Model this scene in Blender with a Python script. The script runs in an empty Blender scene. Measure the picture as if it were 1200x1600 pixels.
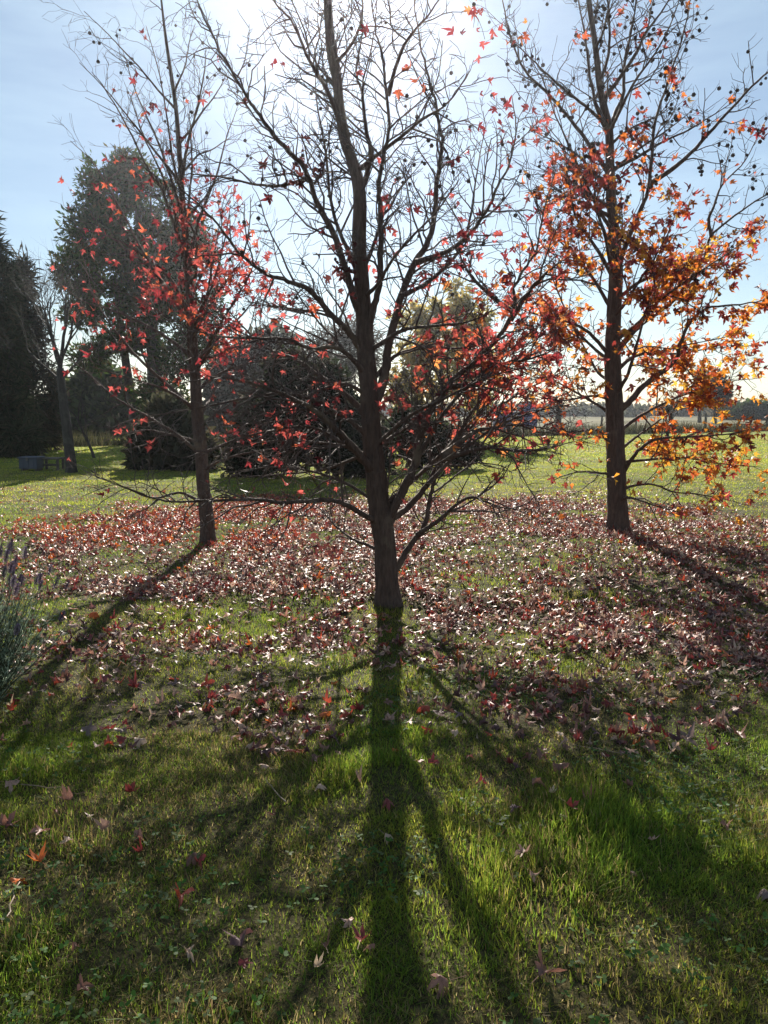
import bpy, math, random
import numpy as np
from mathutils import Vector, Matrix

S = bpy.context.scene
COL = S.collection
# ------------------------------------------------------------------ camera
CAM_H, PITCH, FPX = 1.5, math.radians(7.6), 1200.0
cd = bpy.data.cameras.new('camera')
cd.sensor_fit = 'VERTICAL'; cd.sensor_height = 24.0; cd.lens = 18.0
cd.clip_start = 0.05; cd.clip_end = 6000
cam = bpy.data.objects.new('camera', cd); COL.objects.link(cam)
cam.location = (0, 0, CAM_H); cam.rotation_euler = (math.pi / 2 - PITCH, 0, 0)
S.camera = cam
# ------------------------------------------------------------------ sky, sun, exposure
SUN_EL, SUN_AZ = 28.0, -2.4            # degrees; azimuth from +Y towards +X
world = bpy.data.worlds.new('World'); S.world = world; world.use_nodes = True
wn = world.node_tree; wn.nodes.clear()
sky = wn.nodes.new('ShaderNodeTexSky'); sky.sky_type = 'NISHITA'; sky.sun_disc = False
sky.sun_elevation = math.radians(SUN_EL); sky.sun_rotation = math.radians(SUN_AZ)
sky.air_density = 1.0; sky.dust_density = 0.12; sky.ozone_density = 1.0
wbg = wn.nodes.new('ShaderNodeBackground'); wbg.inputs['Strength'].default_value = 0.05
wout = wn.nodes.new('ShaderNodeOutputWorld')
# a thin even veil of high cloud over the whole sky
wtc = wn.nodes.new('ShaderNodeTexCoord'); wmp = wn.nodes.new('ShaderNodeMapping'); wmp.inputs['Scale'].default_value = (1.2, 1.6, 7)
wmp.inputs['Rotation'].default_value = (.12, .1, .3)
wnz = wn.nodes.new('ShaderNodeTexNoise'); wnz.inputs['Scale'].default_value = 2.2; wnz.inputs['Detail'].default_value = 6; wnz.inputs['Roughness'].default_value = .55
wmr = wn.nodes.new('ShaderNodeMapRange'); wmr.inputs[1].default_value = .42; wmr.inputs[2].default_value = .75; wmr.inputs[3].default_value = .12; wmr.inputs[4].default_value = .4
wmx = wn.nodes.new('ShaderNodeMixRGB'); wmx.inputs[2].default_value = (8.0, 10.4, 11.6, 1)
wn.links.new(wtc.outputs['Generated'], wmp.inputs[0]); wn.links.new(wmp.outputs[0], wnz.inputs['Vector']); wn.links.new(wnz.outputs['Fac'], wmr.inputs[0])
wn.links.new(wmr.outputs[0], wmx.inputs[0]); wn.links.new(sky.outputs[0], wmx.inputs[1])
wn.links.new(wmx.outputs[0], wbg.inputs['Color']); wn.links.new(wbg.outputs[0], wout.inputs['Surface'])
sl = bpy.data.lights.new('sun', 'SUN'); sl.energy = 5.0; sl.angle = math.radians(0.5); sl.color = (1, 0.93, 0.82)
so = bpy.data.objects.new('sun', sl); COL.objects.link(so)
el, az = math.radians(SUN_EL), math.radians(SUN_AZ)
to_sun = Vector((math.cos(el) * math.sin(az), math.cos(el) * math.cos(az), math.sin(el)))
so.rotation_euler = to_sun.to_track_quat('Z', 'Y').to_euler()
so.location = (0, 30, 30)
S.view_settings.view_transform = 'Standard'; S.view_settings.look = 'None'
S.view_settings.exposure = 1.05; S.view_settings.gamma = 1.0
S.render.engine = 'CYCLES'
S.cycles.max_bounces = 8; S.cycles.diffuse_bounces = 3; S.cycles.transmission_bounces = 6
S.cycles.transparent_max_bounces = 8; S.cycles.volume_bounces = 0
S.cycles.use_denoising = True
S.cycles.filter_width = 1.5

# ------------------------------------------------------------------ helpers
cp, sp_ = math.cos(PITCH), math.sin(PITCH)


def at(px, py, Y):
    """point of the place at distance Y seen at photo pixel (px, py)"""
    xc, yc = (px - 600) / FPX, (800 - py) / FPX
    dy, dz = cp + yc * sp_, -sp_ + yc * cp
    t = Y / dy
    return Vector((xc * t, Y, CAM_H + dz * t))


def on_ground(px, py):
    xc, yc = (px - 600) / FPX, (800 - py) / FPX
    dy, dz = cp + yc * sp_, -sp_ + yc * cp
    t = -CAM_H / dz
    return (xc * t, dy * t)


def proj(P):
    P = np.atleast_2d(np.asarray(P, float))
    x, y, z = P[:, 0], P[:, 1], P[:, 2] - CAM_H
    f = y * cp - z * sp_; u = y * sp_ + z * cp
    f = np.where(f < 0.05, 0.05, f)
    return 600 + FPX * x / f, 800 - FPX * u / f, f


def _h(i, j, s):
    n = (i.astype(np.int64) * 374761393 + j.astype(np.int64) * 668265263 + s * 982451653) & 0xffffffff
    n = ((n ^ (n >> 13)) * 1274126177) & 0xffffffff
    return ((n ^ (n >> 16)) & 0xffff) / 65535.0


def vnoise(x, y, scale, seed=0):
    x = np.asarray(x, float) / scale; y = np.asarray(y, float) / scale
    i, j = np.floor(x), np.floor(y); fx, fy = x - i, y - j
    fx = fx * fx * (3 - 2 * fx); fy = fy * fy * (3 - 2 * fy)
    a, b, c, d = _h(i, j, seed), _h(i + 1, j, seed), _h(i, j + 1, seed), _h(i + 1, j + 1, seed)
    return (a * (1 - fx) + b * fx) * (1 - fy) + (c * (1 - fx) + d * fx) * fy


def hgt(x, y):
    x = np.asarray(x, float); y = np.asarray(y, float)
    r = np.sqrt(x * x + y * y)
    k = np.clip((30 - r) / 12, 0, 1)
    return k * (0.10 * (vnoise(x, y, 2.6, 3) - .5) + 0.05 * (vnoise(x, y, 0.7, 4) - .5) + 0.025 * (vnoise(x, y, 0.25, 5) - .5))


def hz(x, y):
    return float(hgt(np.array([x]), np.array([y]))[0])


class Buf:
    def __init__(s):
        s.V, s.F3, s.F4, s.C, s.n = [], [], [], [], 0

    def add(s, V, F3=None, F4=None, C=None):
        V = np.asarray(V, float)
        s.V.append(V)
        if F3 is not None and len(F3): s.F3.append(np.asarray(F3, np.int64) + s.n)
        if F4 is not None and len(F4): s.F4.append(np.asarray(F4, np.int64) + s.n)
        if C is not None: s.C.append(np.broadcast_to(np.asarray(C, float), (len(V), 3)))
        s.n += len(V)

    def mesh(s, name, mat, smooth=False):
        V = np.concatenate(s.V)
        F3 = np.concatenate(s.F3) if s.F3 else np.zeros((0, 3), np.int64)
        F4 = np.concatenate(s.F4) if s.F4 else np.zeros((0, 4), np.int64)
        me = bpy.data.meshes.new(name)
        me.vertices.add(len(V)); me.vertices.foreach_set('co', V.astype(np.float32).ravel())
        lp = np.concatenate([F3.ravel(), F4.ravel()]).astype(np.int32)
        me.loops.add(len(lp)); me.loops.foreach_set('vertex_index', lp)
        st = np.concatenate([np.arange(len(F3)) * 3, len(F3) * 3 + np.arange(len(F4)) * 4]).astype(np.int32)
        me.polygons.add(len(st)); me.polygons.foreach_set('loop_start', st)
        me.polygons.foreach_set('use_smooth', np.full(len(st), smooth))
        me.update(calc_edges=True); me.validate()
        if s.C:
            C = np.concatenate(s.C)
            ca = me.color_attributes.new('Col', 'FLOAT_COLOR', 'POINT')
            ca.data.foreach_set('color', np.c_[C, np.ones(len(C))].astype(np.float32).ravel())
        me.materials.append(mat)
        return me

    def obj(s, name, mat, parent=None, smooth=False, kind=None, label=None, cat=None, group=None):
        return link(name, s.mesh(name, mat, smooth), parent, kind, label, cat, group)


def link(name, me, parent=None, kind=None, label=None, cat=None, group=None):
    o = bpy.data.objects.new(name, me); COL.objects.link(o)
    if parent is not None:
        o.parent = parent
        o.matrix_parent_inverse = Matrix.Translation(-parent.location)
    if kind: o['kind'] = kind
    if label: o['label'] = label
    if cat: o['category'] = cat
    if group: o['group'] = group
    return o


def thing(name, loc, label, cat, group=None):
    o = bpy.data.objects.new(name, None); COL.objects.link(o)
    o.location = loc; o.empty_display_size = 0.2
    o['label'] = label; o['category'] = cat
    if group: o['group'] = group
    return o


def tube(buf, P, R, sides=6, C=None, lump=0.0, rng=None, furrow=None):
    P = np.asarray(P, float); R = np.asarray(R, float); n = len(P)
    T = np.empty_like(P); T[1:-1] = P[2:] - P[:-2]; T[0] = P[1] - P[0]; T[-1] = P[-1] - P[-2]
    T /= np.linalg.norm(T, axis=1)[:, None] + 1e-9
    ref = np.array([0.31, 0.92, 0.12])
    if abs(T[0] @ ref) > 0.85: ref = np.array([0.9, -0.1, 0.35])
    U = ref - (T @ ref)[:, None] * T; U /= np.linalg.norm(U, axis=1)[:, None] + 1e-9
    W = np.cross(T, U)
    a = np.arange(sides) * 2 * math.pi / sides
    rr = R[:, None] * np.ones((1, sides))
    if lump and rng is not None:
        rr = rr * (1 + lump * (rng.random((n, sides)) - .5))
    if furrow is not None: rr = rr * furrow(a, P[:, 2])
    V = P[:, None, :] + rr[:, :, None] * (np.cos(a)[None, :, None] * U[:, None, :] + np.sin(a)[None, :, None] * W[:, None, :])
    V = V.reshape(-1, 3)
    i = np.arange(n - 1)[:, None] * sides; k = np.arange(sides)[None, :]; k2 = (k + 1) % sides
    F4 = np.stack([i + k, i + k2, i + sides + k2, i + sides + k], -1).reshape(-1, 4)
    base = (n - 1) * sides
    F3 = np.array([[base, base + q, base + q + 1] for q in range(1, sides - 1)]) if sides > 2 else None
    buf.add(V, F3, F4, C)


def smooth_path(pts, per=5):
    P = [np.asarray(p, float) for p in pts]
    P = [2 * P[0] - P[1]] + P + [2 * P[-1] - P[-2]]
    out = []
    for i in range(1, len(P) - 2):
        p0, p1, p2, p3 = P[i - 1:i + 3]
        for q in range(per):
            t = q / per
            out.append(.5 * ((2 * p1) + (-p0 + p2) * t + (2 * p0 - 5 * p1 + 4 * p2 - p3) * t * t + (-p0 + 3 * p1 - 3 * p2 + p3) * t ** 3))
    out.append(P[-2])
    return np.array(out)


# ------------------------------------------------------------------ materials
def nodemat(name):
    m = bpy.data.materials.new(name); m.use_nodes = True
    nt = m.node_tree; nt.nodes.clear()
    return m, nt, nt.nodes.new('ShaderNodeOutputMaterial')


def leaf_material(name, trans=0.5, rough=0.45, spec=0.5, tcol=1.6, vary=0.25, scale=40, gloss=None):
    """thin leaf: reflects, lets light through; colour from the vertex colour of each leaf"""
    m, nt, out = nodemat(name); N, L = nt.nodes, nt.links
    at_ = N.new('ShaderNodeAttribute'); at_.attribute_name = 'Col'
    tc = N.new('ShaderNodeTexCoord')
    nz = N.new('ShaderNodeTexNoise'); nz.inputs['Scale'].default_value = scale; nz.inputs['Detail'].default_value = 3
    L.new(tc.outputs['Object'], nz.inputs['Vector'])
    mp = N.new('ShaderNodeMapRange'); mp.inputs[1].default_value = .3; mp.inputs[2].default_value = .7
    mp.inputs[3].default_value = 1 - vary; mp.inputs[4].default_value = 1 + vary
    L.new(nz.outputs['Fac'], mp.inputs[0])
    mul = N.new('ShaderNodeVectorMath'); mul.operation = 'SCALE'
    L.new(at_.outputs['Color'], mul.inputs[0]); L.new(mp.outputs[0], mul.inputs['Scale'])
    tm = N.new('ShaderNodeVectorMath'); tm.operation = 'SCALE'; tm.inputs['Scale'].default_value = tcol
    L.new(mul.outputs[0], tm.inputs[0])
    pr = N.new('ShaderNodeBsdfPrincipled'); pr.inputs['Roughness'].default_value = rough
    pr.inputs['Specular IOR Level'].default_value = spec
    L.new(mul.outputs[0], pr.inputs['Base Color'])
    if gloss: pr.inputs['Specular Tint'].default_value = (*gloss, 1)
    tl = N.new('ShaderNodeBsdfTranslucent'); L.new(tm.outputs[0], tl.inputs['Color'])
    mx = N.new('ShaderNodeMixShader'); mx.inputs[0].default_value = trans
    L.new(pr.outputs[0], mx.inputs[1]); L.new(tl.outputs[0], mx.inputs[2])
    L.new(mx.outputs[0], out.inputs['Surface'])
    return m


def bark_material(name, c1, c2, scale=14, bump=0.9):
    m, nt, out = nodemat(name); N, L = nt.nodes, nt.links
    tc = N.new('ShaderNodeTexCoord'); mpn = N.new('ShaderNodeMapping'); mpn.inputs['Scale'].default_value = (scale, scale, scale * .22)
    L.new(tc.outputs['Object'], mpn.inputs[0])
    n1 = N.new('ShaderNodeTexNoise'); n1.inputs['Scale'].default_value = 3; n1.inputs['Detail'].default_value = 8; n1.inputs['Roughness'].default_value = .7
    L.new(mpn.outputs[0], n1.inputs['Vector'])
    vo = N.new('ShaderNodeTexVoronoi'); vo.feature = 'DISTANCE_TO_EDGE'; vo.inputs['Scale'].default_value = 2.2
    L.new(mpn.outputs[0], vo.inputs['Vector'])
    n2 = N.new('ShaderNodeTexNoise'); n2.inputs['Scale'].default_value = 5; n2.inputs['Detail'].default_value = 4
    L.new(tc.outputs['Object'], n2.inputs['Vector'])
    rp = N.new('ShaderNodeValToRGB'); rp.color_ramp.elements[0].color = (*c1, 1); rp.color_ramp.elements[1].color = (*c2, 1)
    rp.color_ramp.elements[0].position = .3; rp.color_ramp.elements[1].position = .72
    L.new(n1.outputs['Fac'], rp.inputs[0])
    lich = N.new('ShaderNodeMixRGB'); lich.inputs[2].default_value = (c2[0] * 1.3, c2[1] * 1.5, c2[2] * 1.35, 1)
    mr = N.new('ShaderNodeMapRange'); mr.inputs[1].default_value = .56; mr.inputs[2].default_value = .68; mr.inputs[4].default_value = .7
    L.new(n2.outputs['Fac'], mr.inputs[0]); L.new(mr.outputs[0], lich.inputs[0]); L.new(rp.outputs[0], lich.inputs[1])
    ad = N.new('ShaderNodeMath'); ad.operation = 'MULTIPLY_ADD'; ad.inputs[1].default_value = .8
    L.new(vo.outputs['Distance'], ad.inputs[0]); L.new(n1.outputs['Fac'], ad.inputs[2])
    bp = N.new('ShaderNodeBump'); bp.inputs['Strength'].default_value = bump; bp.inputs['Distance'].default_value = .03
    L.new(ad.outputs[0], bp.inputs['Height'])
    pr = N.new('ShaderNodeBsdfPrincipled'); pr.inputs['Roughness'].default_value = .75
    pr.inputs['Specular IOR Level'].default_value = .35
    L.new(lich.outputs[0], pr.inputs['Base Color']); L.new(bp.outputs[0], pr.inputs['Normal'])
    L.new(pr.outputs[0], out.inputs['Surface'])
    return m


def plain_material(name, c, rough=.7, vary=.3, scale=8, metal=0):
    m, nt, out = nodemat(name); N, L = nt.nodes, nt.links
    tc = N.new('ShaderNodeTexCoord'); nz = N.new('ShaderNodeTexNoise'); nz.inputs['Scale'].default_value = scale; nz.inputs['Detail'].default_value = 6
    L.new(tc.outputs['Object'], nz.inputs['Vector'])
    rp = N.new('ShaderNodeValToRGB')
    rp.color_ramp.elements[0].color = (*[v * (1 - vary) for v in c], 1); rp.color_ramp.elements[1].color = (*[min(1, v * (1 + vary)) for v in c], 1)
    rp.color_ramp.elements[0].position = .3; rp.color_ramp.elements[1].position = .7
    L.new(nz.outputs['Fac'], rp.inputs[0])
    pr = N.new('ShaderNodeBsdfPrincipled'); pr.inputs['Roughness'].default_value = rough; pr.inputs['Metallic'].default_value = metal
    L.new(rp.outputs[0], pr.inputs['Base Color']); L.new(pr.outputs[0], out.inputs['Surface'])
    return m


M_bark = bark_material('bark', (.045, .027, .021), (.155, .10, .075))
M_bark_far = bark_material('far_bark', (.022, .018, .016), (.06, .05, .042), 6)
M_twig = bark_material('twig_bark', (.05, .032, .028), (.14, .1, .085), 30, .2)
M_leaf = leaf_material('tree_leaf', trans=.58, rough=.45, spec=.45, tcol=1.5)
M_fallen = leaf_material('fallen_leaf', trans=.28, rough=.48, spec=.55, tcol=1.4, vary=.45, scale=60, gloss=(1, .86, .83))
M_grass = leaf_material('grass', trans=.58, rough=.5, spec=.22, tcol=2.05, vary=.1, scale=3)
M_weed = leaf_material('weed', trans=.35, rough=.6, spec=.15, tcol=1.5, vary=.15, scale=30)
M_foliage = leaf_material('foliage', trans=.35, rough=.8, spec=.05, tcol=1.6, vary=.25, scale=1.5)
M_gold = leaf_material('yellow_foliage', trans=.55, rough=.6, spec=.15, tcol=1.7, vary=.25, scale=1.5)
M_lav = leaf_material('lavender_leaf', trans=.3, rough=.6, spec=.25, tcol=1.3, vary=.15, scale=20)
M_ball = plain_material('seed_ball', (.06, .04, .03), .8, .4, 60)
M_wood = plain_material('weathered_wood', (.1, .08, .065), .85, .4, 12)
M_wire = plain_material('wire', (.12, .11, .1), .6, .2, 5)
M_bluebox = plain_material('blue_grey_paint', (.045, .055, .08), .5, .2, 3)
M_shed = plain_material('purple_blue_paint', (.11, .11, .24), .6, .15, 2)
M_shedroof = plain_material('shed_roof', (.12, .12, .16), .6, .2, 3)


def ground_material():
    m, nt, out = nodemat('lawn_soil'); N, L = nt.nodes, nt.links
    geo = N.new('ShaderNodeNewGeometry')
    n1 = N.new('ShaderNodeTexNoise'); n1.inputs['Scale'].default_value = 1.1; n1.inputs['Detail'].default_value = 8; n1.inputs['Roughness'].default_value = .65
    n2 = N.new('ShaderNodeTexNoise'); n2.inputs['Scale'].default_value = 45; n2.inputs['Detail'].default_value = 6
    n3 = N.new('ShaderNodeTexNoise'); n3.inputs['Scale'].default_value = .09; n3.inputs['Detail'].default_value = 5
    for n in (n1, n2, n3): L.new(geo.outputs['Position'], n.inputs['Vector'])
    soil = N.new('ShaderNodeValToRGB')
    soil.color_ramp.elements[0].color = (.022, .018, .010, 1); soil.color_ramp.elements[1].color = (.085, .075, .03, 1)  # soil brown, painted darker so the gaps between blades read as shadow
    soil.color_ramp.elements[0].position = .35; soil.color_ramp.elements[1].position = .68
    L.new(n2.outputs['Fac'], soil.inputs[0])
    far = N.new('ShaderNodeValToRGB')
    far.color_ramp.elements[0].color = (.12, .16, .02, 1); far.color_ramp.elements[1].color = (.24, .25, .04, 1)  # grass green with the glow of backlit blades put into the colour
    far.color_ramp.elements[0].position = .35; far.color_ramp.elements[1].position = .7
    L.new(n1.outputs['Fac'], far.inputs[0])
    past = N.new('ShaderNodeValToRGB')
    past.color_ramp.elements[0].color = (.10, .10, .05, 1); past.color_ramp.elements[1].color = (.2, .17, .09, 1)
    past.color_ramp.elements[0].position = .4; past.color_ramp.elements[1].position = .62
    L.new(n3.outputs['Fac'], past.inputs[0])
    sx = N.new('ShaderNodeSeparateXYZ'); L.new(geo.outputs['Position'], sx.inputs[0])
    f1 = N.new('ShaderNodeMapRange'); f1.inputs[1].default_value = 10; f1.inputs[2].default_value = 26
    L.new(sx.outputs['Y'], f1.inputs[0])
    mx = N.new('ShaderNodeMixRGB'); L.new(f1.outputs[0], mx.inputs[0]); L.new(soil.outputs[0], mx.inputs[1]); L.new(far.outputs[0], mx.inputs[2])
    # past the fence line the mown lawn gives way to rough pasture
    k = N.new('ShaderNodeMath'); k.operation = 'MULTIPLY_ADD'; k.inputs[1].default_value = -.58
    L.new(sx.outputs['X'], k.inputs[0]); L.new(sx.outputs['Y'], k.inputs[2])
    f2 = N.new('ShaderNodeMapRange'); f2.inputs[1].default_value = 38.2; f2.inputs[2].default_value = 39.5
    L.new(k.outputs[0], f2.inputs[0])
    mx2 = N.new('ShaderNodeMixRGB'); L.new(f2.outputs[0], mx2.inputs[0]); L.new(mx.outputs[0], mx2.inputs[1]); L.new(past.outputs[0], mx2.inputs[2])
    bp = N.new('ShaderNodeBump'); bp.inputs['Strength'].default_value = .6; bp.inputs['Distance'].default_value = .02
    L.new(n2.outputs['Fac'], bp.inputs['Height'])
    pr = N.new('ShaderNodeBsdfPrincipled'); pr.inputs['Roughness'].default_value = .95; pr.inputs['Specular IOR Level'].default_value = .1
    L.new(mx2.outputs[0], pr.inputs['Base Color']); L.new(bp.outputs[0], pr.inputs['Normal'])
    L.new(pr.outputs[0], out.inputs['Surface'])
    return m


# ------------------------------------------------------------------ ground
def axis(lo, hi, step, far_lo, far_hi):
    a = list(np.arange(lo, hi + 1e-6, step)); s = step; x = a[-1]
    while x < far_hi: s *= 1.22; x += s; a.append(x)
    s = step; x = lo; b = []
    while x > far_lo: s *= 1.22; x -= s; b.append(x)
    return np.array(b[::-1] + a)


xs = axis(-8, 8, .11, -2500, 2500); ys = axis(.6, 17, .11, -200, 4000)
X, Y = np.meshgrid(xs, ys); nx, ny = len(xs), len(ys)
gb = Buf()
ii = (np.arange(ny - 1)[:, None] * nx + np.arange(nx - 1)[None, :]).ravel()
gb.add(np.c_[X.ravel(), Y.ravel(), hgt(X, Y).ravel()], None, np.stack([ii, ii + 1, ii + nx + 1, ii + nx], -1))
gb.obj('lawn', ground_material(), None, True, 'structure')


def litter(x, y):
    """how thick the fallen leaves lie (0..1)"""
    e = ((x - .7) / 5.6) ** 2 + ((y - 8.7) / 4.8) ** 2
    e = e + .7 * (vnoise(x, y, 1.1, 21) - .5) + .5 * (vnoise(x, y, .4, 22) - .5)
    d = np.clip((1.2 - e) / .6, 0, 1)
    d = d * np.clip(1.75 - 2.1 * (.65 * vnoise(x, y, .7, 23) + .35 * vnoise(x, y, .22, 24)), .1, 1)
    for gx, gy, r in ((1.65, 7.4, .75), (2.5, 7.9, .6), (-.55, 5.9, .28), (-.95, 5.2, .25), (.03, 5.75, .3), (-2.6, 7.2, .5), (-4.2, 7.7, .9)):
        q = np.clip(np.hypot(x - gx, (y - gy)) / r, 0, 1)
        d = d * (0.2 + .8 * q * q)
    return d


# ------------------------------------------------------------------ grass blades (uncountable)
def grass(name, y0, y1, dens, hmin, hmax, wid, segs, seed, use_litter=True, spread=.62, thatch=False):
    r = np.random.default_rng(seed)
    A = spread * (y1 ** 2 - y0 ** 2)
    n = int(A * dens)
    y = np.sqrt(r.random(n) * (y1 ** 2 - y0 ** 2) + y0 ** 2)
    x = (r.random(n) * 2 - 1) * (spread * y + .25)
    clump = vnoise(x, y, .16, 31) * .55 + vnoise(x, y, .6, 32) * .45
    keep = r.random(n) < np.clip(clump * 2.1 - .2, .4, 1)
    if use_litter: keep &= r.random(n) > .8 * litter(x, y)
    x, y, clump = x[keep], y[keep], clump[keep]; n = len(x)
    z = hgt(x, y)
    tall = np.clip((.6 * vnoise(x, y, .5, 33) + .4 * vnoise(x, y, .14, 34)) * 3 - 1.45, 0, 1)
    for tx, ty, tr in ((.32, 2.2, .35), (.75, 2.6, .4), (-.5, 5.9, .2), (-.95, 5.2, .2), (-1.15, 2.5, .25), (.03, 5.78, .22), (-2.0, 8.7, .2), (2.84, 9.15, .25)):
        tall = np.maximum(tall, 1.0 * np.clip(1.2 - np.hypot(x - tx, y - ty) / tr, 0, 1))
    h = (hmin + (hmax - hmin) * (r.random(n) ** 1.8) * (.26 + .74 * tall)) * (.75 + .5 * clump)
    a = r.random(n) * 2 * math.pi
    lean = (.25 + 1.5 * r.random(n) ** 1.6) * h * (1.1 - .6 * tall)
    if thatch: lean = .02 + .05 * r.random(n)
    # blade root follows neighbours: tufts bend their own way
    dx, dy = np.cos(a) * lean, np.sin(a) * lean
    wa = a + math.pi / 2 + (r.random(n) - .5) * 1.2
    w = wid * (.6 + .8 * r.random(n))
    wx, wy = np.cos(wa) * w, np.sin(wa) * w
    dry = np.clip(vnoise(x, y, .5, 41) * 2.4 - 1.15, 0, .8) + .10
    for tx, ty, tr in ((-.45, 2.45, .3), (-.2, 2.3, .2), (1.7, 7.4, .8), (2.5, 7.9, .8)):
        dry = np.maximum(dry, .75 * np.clip(1.3 - np.hypot(x - tx, y - ty) / tr, 0, 1))
    isdry = r.random(n) < (.8 if thatch else dry * .6)
    g = np.array([[.055, .105, .014], [.095, .155, .018], [.15, .19, .022], [.24, .235, .035]])
    c = g[np.clip((r.random(n) * 1.9 + vnoise(x, y, .8, 42) * 1.6 + vnoise(x, y, 4.5, 43) * 1.2 + .7 * np.clip((y - 8) / 8, 0, 1)).astype(int), 0, 3)]
    dc = np.array([[.20, .15, .055], [.28, .22, .10], [.13, .09, .045]])[r.integers(0, 3, n)]
    c = np.where(isdry[:, None], dc, c) * (.8 + .4 * r.random(n))[:, None]
    V = []; prof = {1: [(0, 1)], 2: [(0, 1), (.55, .8)], 3: [(0, 1), (.4, .9), (.75, .6)]}[segs]
    for t, ww in prof:
        zz = z - .006 + h * (t - .25 * t * t); bx, by = x + dx * t ** 1.7, y + dy * t ** 1.7
        V.append(np.stack([bx - wx * ww, by - wy * ww, zz], -1)); V.append(np.stack([bx + wx * ww, by + wy * ww, zz], -1))
    V.append(np.stack([x + dx, y + dy, z + h * .75], -1))
    k = len(V); V = np.stack(V, 1).reshape(-1, 3)
    b = np.arange(n) * k
    F4 = [np.stack([b + 2 * s, b + 2 * s + 1, b + 2 * s + 3, b + 2 * s + 2], -1) for s in range(segs - 1)]
    F3 = np.stack([b + k - 3, b + k - 2, b + k - 1], -1)
    B = Buf(); B.add(V, F3, np.concatenate(F4) if F4 else None, np.repeat(c, k, 0))
    return B.obj(name, M_grass, None, True, 'stuff')


grass('grass', 1.25, 3.4, 36000, .013, .10, .0015, 2, 1)
grass('grass', 3.4, 6.2, 12000, .016, .075, .0021, 1, 2)
grass('dry_thatch', 1.25, 4.6, 11000, .006, .016, .0014, 1, 6, thatch=True)
grass('grass', 6.2, 11, 3400, .02, .07, .0036, 1, 3)
grass('grass', 11, 22, 950, .02, .07, .0085, 1, 4, True, .6)
grass('grass', 22, 46, 220, .03, .07, .02, 1, 5, False, .6)

# small round-leaved weeds low among the grass
def weeds():
    r = np.random.default_rng(77); B = Buf()
    n = 9000
    y = np.sqrt(r.random(n) * (4.6 ** 2 - 1.3 ** 2) + 1.3 ** 2); x = (r.random(n) * 2 - 1) * (.6 * y + .2)
    p = np.clip(vnoise(x, y, .38, 51) * 2.4 - 1.05, 0, 1) + .6 * np.clip(1 - np.hypot(x + .85, y - 1.75) / .6, 0, 1)
    k = r.random(n) < p; x, y = x[k], y[k]; z = hgt(x, y) + .012 + .03 * r.random(len(x))
    for i in range(len(x)):
        c = np.array([.05, .11, .02]) * (.7 + .7 * r.random()) if r.random() > .2 else np.array([.10, .13, .05])
        a0 = r.random() * 6.28; s = .004 + .006 * r.random()
        for q in range(3):
            a = a0 + q * 2.09 + r.normal() * .2; d = np.array([math.cos(a), math.sin(a), r.normal() * .35]); e = np.array([-math.sin(a), math.cos(a), r.normal() * .35])
            o = np.array([x[i], y[i], z[i]])
            B.add(np.array([o, o + s * (.7 * d + .6 * e), o + s * (1.5 * d + .55 * e), o + s * (1.75 * d), o + s * (1.5 * d - .55 * e), o + s * (.7 * d - .6 * e)]),
                  [[0, 1, 5], [1, 2, 3], [1, 3, 5], [3, 4, 5]], None, c)
    B.obj('clover', M_weed, None, False, 'stuff')


weeds()

# ------------------------------------------------------------------ lobed leaves
def leaf_template(rng, curl, fold, hi=False, twist=.0, edge=.0):
    """five-lobed star leaf, unit length, stalk at the origin, tip along +Y"""
    c = np.array([0, .42])
    tips = [(-28, .40), (22, .60), (90, .66), (158, .60), (208, .40)]
    ol = [(.05, .10)]
    for q, (a, l) in enumerate(tips):
        a += rng.normal() * 5; l *= 1 + rng.normal() * .07; ar = math.radians(a)
        d = np.array([math.cos(ar), math.sin(ar)]); e = np.array([-d[1], d[0]])
        if q == 2 or q in (1, 3):
            ol += [tuple(c + d * l * .55 - e * .13), tuple(c + d * l), tuple(c + d * l * .55 + e * .13)]
        else:
            ol += [tuple(c + d * l)]
        if q < 4:
            a2 = math.radians((tips[q][0] + tips[q + 1][0]) / 2)
            ol.append(tuple(c + .19 * np.array([math.cos(a2), math.sin(a2)])))
    ol.append((-.05, .10))
    P = np.array([tuple(c)] + ol); n = len(ol)
    F = [[0, 1 + i, 1 + (i + 1) % n] for i in range(n)]
    if hi:
        P = list(map(tuple, P)); mid = {}; G = []
        def m(i, j):
            k = (min(i, j), max(i, j))
            if k not in mid: mid[k] = len(P); P.append(tuple((np.array(P[i]) + np.array(P[j])) / 2))
            return mid[k]
        for a, b, d in F:
            ab, bd, da = m(a, b), m(b, d), m(d, a)
            G += [[a, ab, da], [ab, b, bd], [da, bd, d], [ab, bd, da]]
        F = G; P = np.array(P)
    x, y = P[:, 0], P[:, 1] - .42
    z = curl * (y ** 2) * 1.1 + fold * np.abs(x) * 1.0 + edge * (x * x + y * y) ** 1.1 * 1.6 + twist * x * y * 2
    z = z + rng.normal(size=len(x)) * .022
    sh = 1 - .35 * min(1, abs(curl) + abs(edge))
    V = np.c_[x * (1 - .35 * abs(fold)), (y * sh + .42), z]
    st = np.array([[.008, .1, 0], [-.008, .1, 0], [-.006, -.35, -.08], [.006, -.35, -.08]]); st[:, 2] += z[1]
    F4 = [[len(V), len(V) + 1, len(V) + 2, len(V) + 3]]
    return np.r_[V, st], np.array(F), np.array(F4)


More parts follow.
